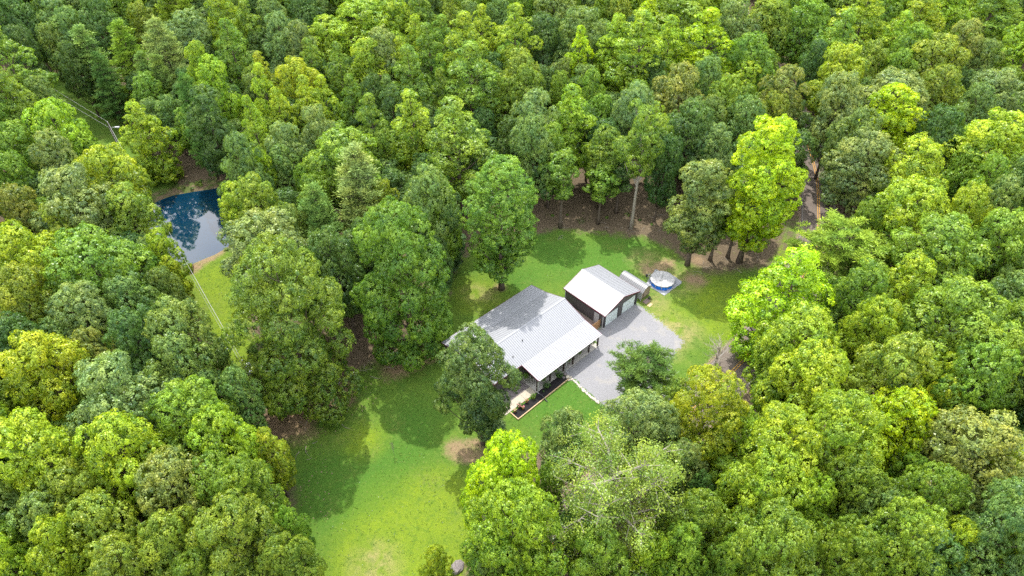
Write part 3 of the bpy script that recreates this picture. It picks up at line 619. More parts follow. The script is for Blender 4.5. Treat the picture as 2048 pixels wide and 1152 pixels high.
# hanging ferns under the porch eave
for k, a in enumerate((-13.2,-11.5,-9.2,-6.4,-4.2,-1.3)):
    b = 12.2 if k == 0 else 14.1
    x, y, _ = hw(a if k else -13.0, b, 0)
    t = empty('hanging_fern', (x, y, 1.35), 0, label=['hanging fern at the left end of the porch beside the charcoal wall','hanging fern just right of the porch corner post','hanging fern between second and third porch posts','hanging fern right of the middle white downspout','hanging fern in the widest right porch bay','hanging fern nearest the right porch corner'][k], cat='hanging fern', group='ferns hanging along the porch')
    o = leaf_blob('fronds', M['leaf'], (.10,.19,.035), .5, .55, 330, .17, 40+k, .1, True); o.parent = t
    g = MB(); g.lathe([(.1,0),(.17,.2),(.18,.22)], 10); g.build('basket', M['dark'], t)
    g = MB(); [g.tube([(.15*math.cos(q),.15*math.sin(q),.2),(0,0,.8)], .006, 4) for q in (0,2.1,4.2)]; g.tube([(0,0,.8),(0,0,1.2)], .006, 4); g.build('hanger', M['dark'], t)
ch = empty('porch_chair', hw(-1.2,12.6,.12), ROT+.4, label='tan porch chair near the right end of the porch', cat='chair')
g = MB(); g.box(-.3,.3,-.3,.3,.38,.46); g.build('seat', M['walk'], ch); g = MB(); g.box(-.3,.3,.3,.36,.4,1.0); g.build('backrest', M['walk'], ch)
for sx in (-.27,.23):
    for sy in (-.27,.23): g = MB(); g.box(sx,sx+.05,sy,sy+.05,0,.38); g.build('leg', M['walk'], ch)
# bird bath, bench, sapling
x, y = at(677,766); bb_ = empty('bird_bath', (x,y,0), 0, label='small stone bird bath on the shaded lawn by the big olive tree', cat='bird bath')
g = MB(); g.lathe([(.22,0),(.2,.06),(.09,.12),(.08,.6),(.12,.66)], 12); g.build('pedestal', M['concrete'], bb_); g = MB(); g.lathe([(.1,.66),(.38,.8),(.42,.86),(.36,.85),(.1,.76)], 16); g.build('basin', M['rock'], bb_)
x, y = at(384,540); bn = empty('bench', (x,y,0), math.radians(105), label='small dark brown wooden bench on bare soil at the pond edge', cat='bench')
for k in range(4): g = MB(); g.box(-.9,.9,-.32+k*.16,-.19+k*.16,.45,.49); g.build('slat', M['brownwood'], bn)
for sx in (-.8,.7):
    for sy in (-.28,.2): g = MB(); g.box(sx,sx+.1,sy,sy+.08,0,.45); g.build('leg', M['brownwood'], bn)
for k in range(3): g = MB(); g.box(-.9,.9,.34,.38,.56+k*.15,.68+k*.15); g.build('back_slat', M['brownwood'], bn)
for sx in (-.8,.7): g = MB(); g.box(sx,sx+.1,.30,.335,.49,1.0); g.build('back_post', M['brownwood'], bn)
# ------------------------------------------------------------------ utility poles and wires
def pole(px, py_top, h, label, extra, ang, lean=0):
    x, y = at(px, py_top, h); t = empty('utility_pole', (x, y, 0), ang, label=label, cat='utility pole')
    g = MB(); g.tube([(0,0,-.2),(0,0,h*.5),(0,0,h)], [.19,.16,.12], 8); g.build('pole', M['pole'], t)
    extra(t, h); return (x, y)
def arm1(t, h):
    g = MB(); g.tube([(0,0,h-1.4),(.5,0,h-1.15),(1.1,0,h-1.1)], .035, 6); g.build('lamp_arm', M['galv'], t)
    g = MB(); g.add(*[[(1.0,-.16,h-1.2),(1.9,-.2,h-1.16),(1.9,.2,h-1.16),(1.0,.16,h-1.2),(1.0,-.1,h-1.02),(1.85,-.14,h-1.0),(1.85,.14,h-1.0),(1.0,.1,h-1.02)], [(3,2,1,0),(4,5,6,7),(0,1,5,4),(1,2,6,5),(2,3,7,6),(3,0,4,7)]]); g.build('lamp_head', M['white'], t)
    g = MB(); g.lathe([(.05,h),(.09,h+.06),(.04,h+.16)], 8); g.build('insulator', M['galv'], t)
def arm2(t, h):
    for k,(x,z,s) in enumerate(((.5,h-1.5,1.0),(.45,h-2.75,.8))):
        g = MB(); g.lathe([(.26*s,0),(.28*s,.1),(.28*s,.7*s),(.2*s,.8*s)], 12, (x,0,z)); g.box(.1,x-.2,-.05,.05,z+.2,z+.3); tr = g.build('transformer', M['galv'], t)
        g = MB(); g.lathe([(.04,0),(.06,.08),(.03,.2)], 6, (x,0,z+.8*s)); g.build('bushing', M['white'], tr)
    g = MB(); g.lathe([(.05,h),(.09,h+.06),(.04,h+.16)], 8); g.build('insulator', M['galv'], t)
PA = pole(215,244,9.6,'wooden utility pole with white street lamp in the grassy cut above the pond', arm1, 0)
PB = pole(484.5,721.5,10.2,'wooden utility pole with two grey transformers at the wood edge left of lawn', arm2, .3)
PC = at(-70,62,10)
def wire(p, q, z0, z1, sag, label, off=0, rad=.02):
    d = Vector((q[0]-p[0], q[1]-p[1], 0)); nrm = Vector((-d.y, d.x, 0)).normalized()*off; pts = []
    for k in range(25):
        f = k/24; pts.append((p[0]+d.x*f+nrm.x, p[1]+d.y*f+nrm.y, z0+(z1-z0)*f-sag*4*f*(1-f)))
    g = MB(); g.tube(pts, rad, 5); tag(g.build('power_line', M['wire']), label, 'power line', 'power lines strung along the cut')
wire(PA, PB, 9.7, 10.3, .7, 'topmost pale power line crossing the pond towards the lawn')
wire(PA, PB, 8.5, 9.0, 1.0, 'lower twisted service line beside the top one over the pond', .12, .026)
wire(PA, PB, 8.3, 8.8, 1.3, 'lowest thin line sagging over the pond', -.15, .016)
wire(PA, PC, 9.7, 10.1, .6, 'upper power line leaving the lamp pole towards upper left')
wire(PA, PC, 8.4, 9.0, .9, 'lower power line leaving the lamp pole towards upper left', .1)
gx2, gy2 = at(544,872); g = MB(); g.tube([(PB[0],PB[1],9.6),(gx2,gy2,0)], .02, 5); g.tube([(PB[0]+(gx2-PB[0])*.82, PB[1]+(gy2-PB[1])*.82, 9.6*.18),(gx2,gy2,0)], .04, 6); tag(g.build('guy_wire', M['timber']), 'slanting guy wire with pale sleeve anchored in brown leaf litter', 'guy wire')
# ------------------------------------------------------------------ tree prototypes (meshes shared by the individuals)
def crown_mesh(name, seed, R, z0, z1, prof, nl, lr, cr_, lpc, leaf, flat=.75, keep=.3, jag=.18, inner=.25):
    """leaf mesh of a crown made of lobes, lobes of clumps, clumps of leaves. returns mesh and lobe centres"""
    r = np.random.RandomState(seed); H = z1-z0
    t = (np.arange(nl)+.5)/nl; t = np.clip(t + r.normal(0, .04, nl), .03, .97); az = np.arange(nl)*2.39996+r.normal(0, .35, nl)
    rad = np.array([prof(x) for x in t])*R
    lobr = lr*(.75+.55*r.rand(nl))*np.clip(.55+rad/R*.6, .5, 1.15)
    q = np.maximum(rad-lobr*.75, 0)*(1+r.normal(0, jag, nl)); k = r.rand(nl) < inner; q[k] *= .45
    Lc = np.column_stack([q*np.cos(az), q*np.sin(az), z0+t*H]); Lc[:,2] = np.minimum(Lc[:,2], z1-lobr*.6)
    # clumps on the lobes
    per = np.maximum((4*PI*lobr**2*1.15/(PI*cr_**2)).astype(int), 6)
    li = np.repeat(np.arange(nl), per); n = len(li); u = r.normal(size=(n,3)); u /= np.linalg.norm(u,axis=1)[:,None]
    outw = Lc[li]-np.array([0,0,z0+H*.45]); outw /= np.linalg.norm(outw,axis=1)[:,None]+1e-6
    ok = (u*(outw*.7+np.array([0,0,.6]))).sum(1) > -keep; u, li = u[ok], li[ok]; n = len(li)
    cc = Lc[li]+u*(lobr[li]*(.8+.35*r.rand(n)))[:,None]*[1,1,flat]
    d = np.linalg.norm(cc[:,None,:]-Lc[None], axis=2)/lobr[None]; d[np.arange(n), li] = 9
    ok = d.min(1) > .72; cc, u, li = cc[ok], u[ok], li[ok]; n = len(cc)
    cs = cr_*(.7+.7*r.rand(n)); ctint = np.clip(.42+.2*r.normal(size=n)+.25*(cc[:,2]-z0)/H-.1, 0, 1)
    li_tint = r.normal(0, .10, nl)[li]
    ci = np.repeat(np.arange(n), lpc); m_ = len(ci); v = r.normal(size=(m_,3)); v /= np.linalg.norm(v,axis=1)[:,None]
    out_c = u[ci]*.8+np.array([0,0,.45]); s_ = (v*out_c).sum(1) < -.25; v[s_] *= -1
    P_ = cc[ci]+v*(cs[ci]*(.55+.5*r.rand(m_)))[:,None]*[1,1,.8]
    nn = v*.75+out_c*.6+r.normal(0, .26, (m_,3)); nn /= np.linalg.norm(nn,axis=1)[:,None]
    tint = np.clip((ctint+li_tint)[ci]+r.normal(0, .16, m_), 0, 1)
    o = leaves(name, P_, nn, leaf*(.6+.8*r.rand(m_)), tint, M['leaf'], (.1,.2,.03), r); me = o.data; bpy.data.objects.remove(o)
    return me, Lc, lobr
def pine_mesh(name, seed, R, z0, z1, prof, layers, nbr, tuft, per, flat=.35, asp=.13, nlen=.55, trop=.15):
    r = np.random.RandomState(seed); B = []; cc = []; tn = []
    for k in range(layers):
        f = (k+.5)/layers; z = z0+(z1-z0)*f; L_ = prof(f)*R
        for j in range(nbr):
            a = 2.39996*(k*nbr+j)+r.normal(0,.25); l = L_*(.65+.5*r.rand()); e = np.array([l*math.cos(a), l*math.sin(a), z+l*trop+r.normal(0,.25)])
            B.append((np.array([0,0,z-l*.12]), e))
            nt_ = max(3, int(l*2.6))
            for i in range(nt_):
                g = .32+.7*(i+r.rand())/nt_; p = B[-1][0]*(1-g)+e*g; side = r.normal(0, .28*l*.6)*(1.1-g*.6)
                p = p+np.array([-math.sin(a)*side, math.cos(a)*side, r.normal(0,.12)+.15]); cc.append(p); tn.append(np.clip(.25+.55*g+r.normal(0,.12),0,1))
    cc = np.array(cc); tn = np.array(tn); n = len(cc); ci = np.repeat(np.arange(n), per); m_ = len(ci)
    v = r.normal(size=(m_,3)); v[:,2] = np.abs(v[:,2])*.9; v /= np.linalg.norm(v,axis=1)[:,None]
    c0 = cc[ci]+v*(tuft*(.25+.75*r.rand(m_)))[:,None]*[1,1,.7]+r.normal(0,tuft*.22,(m_,3))
    b = np.cross(v, r.normal(size=(m_,3))); b /= np.linalg.norm(b,axis=1)[:,None]; s = (nlen*(.6+.6*r.rand(m_)))[:,None]
    V = np.stack([c0-v*s*.5, c0+b*s*asp, c0+v*s*.5, c0-b*s*asp], 1).reshape(-1,3)
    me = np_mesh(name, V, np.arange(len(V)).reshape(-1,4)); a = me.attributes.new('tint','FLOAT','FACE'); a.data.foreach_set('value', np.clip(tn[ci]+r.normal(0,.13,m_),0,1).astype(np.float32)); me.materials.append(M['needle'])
    return me, B
def trunk_mesh(name, seed, H, r0, limbs, m_, lean=0, wig=.25, ends=None):
    rr = random.Random(seed); g = MB(); pts = []; rad = []
    for k in range(9):
        f = k/8; pts.append((rr.uniform(-wig,wig)*f+lean*f, rr.uniform(-wig,wig)*f, -.25+(H+.25)*f)); rad.append(max(r0*(1-f)**.8*(1.45 if k == 0 else 1), .03))
    g.tube(pts, rad, 7)
    def tp(z):
        f = min(max(z/H, 0), 1)*8; i = min(int(f), 7); w_ = f-i; return Vector(pts[i])*(1-w_)+Vector(pts[i+1])*w_
    for (zs, e, lr_) in limbs:
        s = tp(zs); e = Vector(e); mid = s*.5+e*.5+Vector((rr.uniform(-.3,.3), rr.uniform(-.3,.3), -.12*(e-s).length+rr.uniform(-.2,.2))); g.tube([s, mid, e], [lr_, lr_*.65, lr_*.25], 5, False)
    me = bpy.data.meshes.new(name); me.from_pydata(g.v, [], g.f); me.update(); me.materials.append(m_); me.polygons.foreach_set('use_smooth', [True]*len(me.polygons)); return me
dome = lambda t: math.sqrt(max(1-((t-.42)/.6)**2, 0)) if t > .42 else .72+.28*math.sin(t/.42*PI/2)
cone = lambda t: (.82+.18*t/.3 if t < .3 else (1-((t-.3)/.74)**1.9))
oval = lambda t: math.sqrt(max(1-((t-.5)/.54)**2, .03))**.9
PROTO = {}
def extent(me):
    a = np.empty(len(me.vertices)*3, np.float32); me.vertices.foreach_get('co', a); a = a.reshape(-1,3)
    return float(np.percentile(np.hypot(a[:,0], a[:,1]), 94)), float(np.percentile(a[:,2], 1)), float(np.percentile(a[:,2], 99.5))
def broad(key, seed, R, z0, z1, prof, nl, lr, cr_, lpc, leaf, barkm='bark', **k):
    me, Lc, lb = crown_mesh('foliage', seed, R, z0, z1, prof, nl, lr, cr_, lpc, leaf, **k)
    rr = random.Random(seed); limbs = []
    for i in range(0, len(Lc), max(1, len(Lc)//26)):
        c = Lc[i]; d = math.hypot(c[0], c[1]); limbs.append((max(z0*.55, c[2]-d*.75-1), tuple(c), .05+.10*(1-(c[2]-z0)/(z1-z0))))
    tm = trunk_mesh('trunk', seed, z1-2.2, .13+.012*z1, limbs, M[barkm])
    PROTO.setdefault(key, []).append((me, tm, *(extent(me) if me else (R, z0, z1))))
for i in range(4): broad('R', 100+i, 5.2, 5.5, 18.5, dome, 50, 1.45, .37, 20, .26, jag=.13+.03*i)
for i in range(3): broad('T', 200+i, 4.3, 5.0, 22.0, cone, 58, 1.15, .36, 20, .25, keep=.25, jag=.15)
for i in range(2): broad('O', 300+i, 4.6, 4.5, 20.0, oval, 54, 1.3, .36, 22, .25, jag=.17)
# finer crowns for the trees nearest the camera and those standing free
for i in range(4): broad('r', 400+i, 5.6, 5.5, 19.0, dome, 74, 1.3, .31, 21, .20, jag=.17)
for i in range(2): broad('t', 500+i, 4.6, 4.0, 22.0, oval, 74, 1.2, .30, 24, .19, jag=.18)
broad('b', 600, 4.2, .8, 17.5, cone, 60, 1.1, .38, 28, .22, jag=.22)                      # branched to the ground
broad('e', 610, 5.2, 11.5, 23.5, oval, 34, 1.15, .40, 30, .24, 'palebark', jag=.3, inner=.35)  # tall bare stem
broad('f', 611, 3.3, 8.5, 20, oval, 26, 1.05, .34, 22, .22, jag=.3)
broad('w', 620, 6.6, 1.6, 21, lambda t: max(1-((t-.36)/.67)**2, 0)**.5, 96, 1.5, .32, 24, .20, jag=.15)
def pine(key, seed, R, z0, z1, prof, layers, nbr, tuft, per, **k):
    me, B = pine_mesh('foliage', seed, R, z0, z1, prof, layers, nbr, tuft, per, **k)
    tm = trunk_mesh('trunk', seed, z1-.5, .28, [(b[0][2], tuple(b[1]), .07) for b in B], M['bark'])
    PROTO.setdefault(key, []).append((me, tm, *(extent(me) if me else (R, z0, z1))))
pine('P', 700, 4.2, 2.5, 22, lambda t: (1-t)**.7*.95+.12 if t > .15 else .6+2*t, 17, 7, .62, 26, trop=-.02)
pine('P', 701, 4.4, 3.0, 21, lambda t: math.sqrt(max(1-t**1.8, .05))*.95, 15, 8, .66, 26, trop=.05)
pine('Q', 702, 5.0, 6.8, 18, lambda t: math.sqrt(max(1-((t-.4)/.64)**2, .08)), 11, 7, .5, 44, nlen=.55, trop=.25, asp=.08)
# sparse, see-through crown with many pale branches
def sparse(key, seed, R, z0, z1, ntw, lpc, leaf, bm='palebark'):
    rr = random.Random(seed); r = np.random.RandomState(seed); g = MB(); tips = []
    rf = min(1, z1/13); H = z1; pts = [(rr.uniform(-.25,.25)*k/6, rr.uniform(-.25,.25)*k/6, -.2+H*.86*k/6) for k in range(7)]
    g.tube(pts, [(.34*(1-k/6)**.7+.05)*rf for k in range(7)], 7)
    for k in range(26):
        f = .25+.72*k/26; z = H*.86*f; a = 2.4*k+rr.uniform(-.4,.4); s = Vector((0,0,z)); ell = R*math.sqrt(max(1-((f-.45)/.62)**2, .08))*rr.uniform(.8,1.05)
        e = Vector((ell*math.cos(a), ell*math.sin(a), min(z+ell*.55+.4, z1-.5))); mid = s*.5+e*.5+Vector((rr.uniform(-.4,.4), rr.uniform(-.4,.4), .1*ell))
        g.tube([s, mid, e], [.12*rf, .075*rf, .03*rf], 5, False); tips.append(e)
        for j in range(ntw):
            q = rr.uniform(.25, .95); p = s*(1-q)**2+mid*2*q*(1-q)+e*q*q; d = Vector((rr.gauss(0,1), rr.gauss(0,1), rr.gauss(.35,.6))).normalized()*rr.uniform(.8,2.1)*max(rf, .45); g.tube([p, p+d*.5+Vector((0,0,.1)), p+d], [.04*rf,.028*rf,.012*rf], 4, False); tips.append(p+d); tips.append(p+d*.6)
    tm = bpy.data.meshes.new('trunk'); tm.from_pydata(g.v, [], g.f); tm.update(); tm.materials.append(M[bm])
    if lpc:
        T_ = np.array(tips); ci = np.repeat(np.arange(len(T_)), lpc); m_ = len(ci); v = r.normal(size=(m_,3))*.31; P_ = T_[ci]+v; nn = v+r.normal(0,.3,(m_,3))+[0,0,.5]; nn /= np.linalg.norm(nn,axis=1)[:,None]
        tt = np.clip(r.normal(.5,.2,len(T_))[ci]+r.normal(0,.15,m_), 0, 1)
        o = leaves('foliage', P_, nn, leaf*(.6+.8*r.rand(m_)), tt, M['leaf'], (.1,.2,.03), r); me = o.data; bpy.data.objects.remove(o)
    else: me = None
    PROTO.setdefault(key, []).append((me, tm, *(extent(me) if me else (R, z0, z1))))
sparse('S', 800, 5.6, 4, 19, 13, 62, .145)
sparse('N', 801, 2.0, .5, 4.6, 6, 0, .2)
# ------------------------------------------------------------------ the trees of the photograph, one by one
COL = {'d': ((.084,.172,.044),'dark green'), 'g': ((.148,.252,.068),'grey green'), 's': ((.180,.280,.098),'silvery green'), 'm': ((.156,.278,.034),'mid green'),
       'y': ((.235,.372,.029),'yellow green'), 'l': ((.285,.445,.012),'bright lime'), 'o': ((.188,.285,.038),'olive'), 'b': ((.186,.258,.066),'dull green'), 'u': ((.262,.365,.028),'golden green'), 'p': ((.078,.155,.034),'dark green'), 'k': ((.110,.192,.058),'grey green')}
SHN = {'R':'round broadleaf tree','T':'pointed tulip tree','O':'tall oval tree','r':'broad leafy tree','t':'tall leafy tree','b':'tree branched to the ground','e':'bare stemmed tree','f':'slender tree','w':'wide spreading tree','P':'layered pine','Q':'umbrella crowned pine','S':'sparse tree with pale branches','N':'leafless shrub'}
ALLT = []
rt = random.Random(42)
def put(x, y, h, s, shape, col, label, cat='tree', group=None, nm=None, rz=None, lean=None, var=None):
    P_ = PROTO[shape]; me, tm, R, z0, z1 = P_[rt.randrange(len(P_)) if var is None else var]
    name = nm or {'P':'pine_tree','Q':'pine_tree','N':'bare_shrub','T':'tulip_tree'}.get(shape, 'broadleaf_tree')
    t = empty(name, (x, y, -.02), rt.uniform(0, 6.28) if rz is None else rz, label=label, cat=cat, group=group)
    e_ = rt.uniform(-.10, .10) if shape in 'RTOrt' else 0; t.scale = (s/R*(1+e_), s/R*(1-e_), h/z1)
    if lean: t.rotation_euler = (lean[0], lean[1], t.rotation_euler[2])
    elif shape in 'RTOr': t.rotation_euler = (rt.gauss(0,.03), rt.gauss(0,.03), t.rotation_euler[2])
    if me:
        o = bpy.data.objects.new('crown', me); C.objects.link(o); o.parent = t
        j = 1+rt.uniform(-.10,.10); hsh = rt.uniform(-.10,.10); c = COL[col][0]; o.color = (c[0]*j*(1+hsh), c[1]*j, c[2]*j*(1-hsh*.6), 1)
    o = bpy.data.objects.new('trunk', tm); C.objects.link(o); o.parent = t
    ALLT.append((x, y, h, s)); return t
# free-standing trees: base pixel, top row, crown half-width px, shape, colour
def free(bx, by, ty, wpx, shape, col, label, **k):
    h = height_of(by, ty); x, y = at(bx, by); hm = h*.6; ksc = (FPX*sP+(by-576-60)*cP)/(CAM_H-hm)
    return put(x, y, h, wpx*1.1/ksc/2, shape, col, label, **k)
free(628,802,494,224,'w','o','huge olive green tree with wide crown standing left of the lawn', rz=1.0)
free(825,702,414,186,'w','m','large mid green tree with pale upper leaves on lawn behind the house', rz=2.4)
free(1003,578,322,140,'t','m','tall mid green tree rising just behind the rear roof slope', var=0)
free(966,888,668,150,'r','k','dense green tree in front of the house standing on bare tan dirt', var=1)
free(1262,457,213,120,'e','m','slender tree with long pale bare trunk behind the garage', lean=(0,0))
free(1478,524,240,150,'t','l','tall bright lime tree near the left side of the far road', var=0, rz=2.2)
free(1374,530,322,118,'O','b','brownish tree on the grass edge behind the pool')
free(326,358,206,94,'b','y','yellow green tree branched to the ground at the far pond bank')
free(1276,818,712,122,'Q','p','round topped pine at the gravel driveway in front of the garage')
free(1530,722,503,195,'b','l','bright lime tree at right end of the lawn beside the road')
free(1430,728,684,62,'N','b','pale leafless shrub on grass beside the near road', cat='shrub')
free(1196,448,330,60,'f','m','small understorey tree left of the pale bare trunk')
free(1120,455,300,76,'f','m','thin dark stemmed tree at the brown wood edge behind the lawn')
free(1232,426,310,64,'f','d','thin dark tree just left of the tall pale trunk')
free(1420,520,390,74,'f','m','low tree with slanting stems between brownish tree and lime tree')
free(1455,515,360,74,'f','g','grey green slender tree left of the lime tree stem')
free(905,545,470,60,'O','d','dark low tree right behind the large lawn tree')
free(788,908,882,8,'N','m','thin newly planted sapling alone in the middle of the lawn', cat='sapling')
free(985,882,830,52,'O','s','small silvery tree beside the dense tree on the front lawn')
CAT = """
20 30 70 d R;60 50 60 d R;105 18 62 d R;45 95 66 d R;118 52 62 g O;147 62 74 g R;108 88 52 g R;205 42 78 d R;235 15 60 m O;288 45 62 o R;375 68 92 s R;445 38 78 y T;400 150 58 y O;472 110 70 m T;442 185 75 y O
185 122 84 g P;262 118 86 m P;335 118 82 s P;355 22 78 m P;330 170 60 g P;150 125 60 d R;215 165 60 d P;425 255 84 d O;395 235 60 d P;300 165 58 g P
25 130 96 m T;18 200 88 m T;85 195 66 g R;106 266 118 y R;8 245 70 m R;40 300 112 m R;110 318 84 s R;220 352 128 u R;18 362 90 m R;160 300 60 m R
155 405 150 s R;268 440 96 o O;35 432 90 b R;122 458 104 o R;48 520 150 y R;205 530 190 m R;328 520 66 u O;348 560 50 u O;42 605 124 o R;328 582 72 g R;262 612 112 g R;170 645 124 s R;352 655 134 g R;290 685 120 d R;128 690 100 g R;30 695 124 d R;90 655 64 o O;202 712 92 b R;95 735 150 u R;352 745 130 g R;416 790 96 g R;15 755 90 o R
55 800 92 o R;214 805 172 s R;380 828 156 m R;476 800 88 g R;15 860 86 u R;85 895 176 y R;262 905 160 y R;348 935 92 m R;450 890 136 y R;448 968 124 m R;155 990 130 o R;30 1015 112 g R;350 990 150 b R;98 1035 120 g R;220 1055 134 o R;345 1090 126 o R;468 1075 166 o r;105 1120 114 y R;12 1128 104 y R;240 1140 130 o R;544 912 70 u t;495 975 130 m r;578 1050 80 m r;572 1135 110 o r;430 860 90 m R;400 1140 110 m r
522 498 176 s R;480 332 84 g R;458 400 48 g R;492 428 84 u O;525 405 96 o R;722 388 122 s P;640 445 84 g P;850 402 112 g R;885 445 92 m O;680 525 112 d R;625 400 70 m R;572 340 70 g R;735 480 80 d R;590 450 60 g R;880 505 60 d R;600 545 90 m R;770 400 60 o R
725 50 150 y R;655 92 88 y O;790 62 84 y O;545 38 72 g R;610 28 82 d R;560 76 70 s R;605 88 70 s R;515 8 60 d R;625 112 42 o O;760 112 82 s R;835 45 72 m T;862 72 50 m O;895 50 52 o T;908 12 58 y T;812 12 60 d R;940 42 62 g R;975 15 46 y T;1000 32 60 g R;965 72 56 u T;1033 85 86 y T;935 105 88 y T;890 95 62 m T;866 120 66 m T;828 98 58 y T;805 132 62 y T;738 148 78 y O;685 150 62 m T;630 140 56 m T;606 165 88 u R;540 160 52 u T;536 202 56 y T;560 235 56 y T;612 218 62 u T;655 218 56 y T;700 212 56 m T;748 198 60 d R;742 258 66 m T;790 215 54 g T;832 168 88 m T;886 162 44 m T;942 165 112 m T;886 200 54 m T;832 255 88 y T;918 285 132 m T;520 272 58 y T;574 295 78 s R;632 265 72 s R;690 315 150 m R;522 345 62 y R;622 362 62 m R;500 60 60 m T;870 20 50 d R
1045 150 92 o R;1092 78 92 d R;1105 20 92 g R;1165 68 102 g R;1212 18 62 m R;1040 10 62 m R;1154 122 62 l T;1122 152 44 b R;1225 102 74 y T;1296 50 60 l T;1272 108 108 y T;1345 30 132 m R;1410 98 106 l T;1338 102 80 y T;1240 30 60 o R;1466 48 92 g R;1522 45 96 o R;1500 122 90 m R;1305 152 52 d R;1352 185 102 b R;1265 215 92 s R;1410 165 72 g R;1490 180 60 y O;1450 205 82 m R;1485 240 80 g R;1378 258 110 d R;1070 238 92 s R;1145 245 94 y T;1125 185 52 m R;1180 185 60 m R;1055 185 72 o R;1066 292 92 g R;1210 315 76 o O;1440 300 70 s R;1010 210 60 m O;1330 320 70 d R;1420 240 70 g R;1180 260 60 d R;1100 310 70 m O
1556 50 72 o R;1610 45 92 m R;1565 5 62 m R;1716 55 112 y T;1660 92 82 m T;1775 25 72 m R;1830 45 92 u T;1785 82 62 y T;1880 30 92 y T;1975 30 94 m T;2036 25 52 d R;1920 88 76 b R;1830 100 82 m R;1875 122 112 o R;1690 150 102 u R;1745 128 72 o R;1800 148 62 m R;1970 122 62 g R;2022 95 84 y R;1885 182 92 o R;1995 192 112 s R;1945 218 82 g R;1562 190 96 b R;1546 230 68 o R;1772 198 152 s R;1682 212 98 s R;1762 245 120 l O;1870 265 92 d R;1708 270 92 g R;1724 322 124 s R;1830 345 132 y R;1995 292 152 y R;1925 342 74 m R;1970 368 82 m R;2032 362 84 g R;1630 120 60 d R;1700 12 60 m T
1688 486 160 o Q;1812 418 152 y R;1926 428 92 y R;1882 505 170 m R;2000 410 84 g R;2012 490 132 m R;2035 555 80 g R;1712 582 112 m R;1822 572 112 y R;1762 655 112 u R;1920 642 180 m R;2002 600 100 g R;2024 662 120 m R;1985 715 150 m R;1612 690 168 y R;1612 765 160 y R;1772 745 150 o R;1890 762 92 y R;1740 440 70 m R
1945 755 140 m R;2030 745 100 g R;1788 855 122 l O;1950 890 198 b R;1882 808 82 u R;2035 955 84 y R;1650 870 200 y r;1855 1012 142 m r;1990 1052 170 g r;1790 1092 166 m r;1822 955 72 m r;1885 1095 100 y r;1414 810 158 u r;1352 806 62 o O;1560 905 190 y r;1530 985 170 y r;1400 1058 132 m r;1545 1090 180 m r;1690 1092 134 m r;1322 875 90 s r;1376 938 92 s r;1690 970 150 m r;2040 1100 100 y r;1480 870 110 y r;1470 1130 110 m r;1620 1010 130 y r;1730 1030 110 g r
1130 872 96 s R;1272 848 150 s r;1010 962 170 l r;1000 1045 190 y r;1225 985 270 o S;1352 935 92 g r;1350 1110 110 m r;1080 1125 100 m r;985 1135 80 g r;870 1142 56 y O;1200 1120 130 m r;1095 975 70 m r;1290 1120 100 y r;1150 1060 90 d r;1000 1120 110 m r;1440 955 90 m r;1405 985 70 d r;1395 720 0 m R
"""
ZONES = [((0,0,180,170),'in the top left corner'),((180,0,520,130),'at the top left edge'),((120,60,500,260),'behind the grassy cut'),((0,90,260,330),'left of the power line cut'),((0,330,310,520),'left of the pond'),((330,150,520,380),'above the pond'),
 ((300,490,420,620),'below the pond'),((0,520,250,700),'at the left edge mid height'),((230,560,540,870),'left of the shaded lawn'),((0,700,240,900),'at the left edge'),((0,900,300,1200),'in the bottom left corner'),((300,840,640,1200),'beside the lower lawn'),
 ((500,380,800,620),'between pond and large lawn tree'),((500,250,800,400),'behind the large lawn tree'),((800,250,1000,540),'behind the house lawn'),((480,120,700,260),'in the wood above pond'),((500,0,700,130),'at the top edge left of centre'),((690,0,900,140),'at the top edge near the yellow crown'),
 ((690,130,900,270),'mid wood above the house'),((890,0,1110,130),'at the top edge centre'),((890,120,1110,330),'in the wood above the house roof'),((1100,0,1340,140),'at the top edge right of centre'),((1100,130,1300,400),'behind the pale trunk'),((1290,120,1530,400),'left of the far road'),
 ((1330,0,1560,140),'at the top near the dark gap'),((1540,0,1760,170),'above the far road'),((1540,160,1800,320),'over the far road bend'),((1740,0,2100,160),'in the top right corner'),((1780,150,2100,300),'near the right edge above'),((1640,300,1880,460),'right of the far road'),((1860,300,2100,460),'at the right edge under top'),
 ((1600,420,1800,620),'right of the lime tree'),((1790,440,2100,620),'at the right edge mid height'),((1560,640,1720,820),'right of the near road'),((1700,600,2100,800),'at the right edge below middle'),((1720,780,2100,980),'in the lower right wood'),((1720,960,2100,1200),'in the bottom right corner'),
 ((1480,800,1740,1000),'in front of the near road'),((1440,960,1740,1200),'at the bottom right of centre'),((1290,740,1500,960),'in front of the umbrella pine'),((1290,960,1480,1200),'right of the sparse yellow tree'),((1040,780,1340,900),'in front of the front lawn'),((880,880,1120,1200),'right of the lower lawn'),((1050,900,1340,1200),'at the bottom centre'),((800,1050,960,1200),'at the lawn end')]
rows = []
for ln in CAT.split('\n'):
    for e in ln.split(';'):
        q = e.split()
        if len(q) == 5 and int(q[2]) > 0: rows.append((float(q[0]), float(q[1]), float(q[2]), q[3], q[4]))
def zone(px, py):
    for (a, b, c, d), s in ZONES:
        if a <= px < c and b <= py < d: return s
    return 'in the surrounding wood'
seen_lab = {}
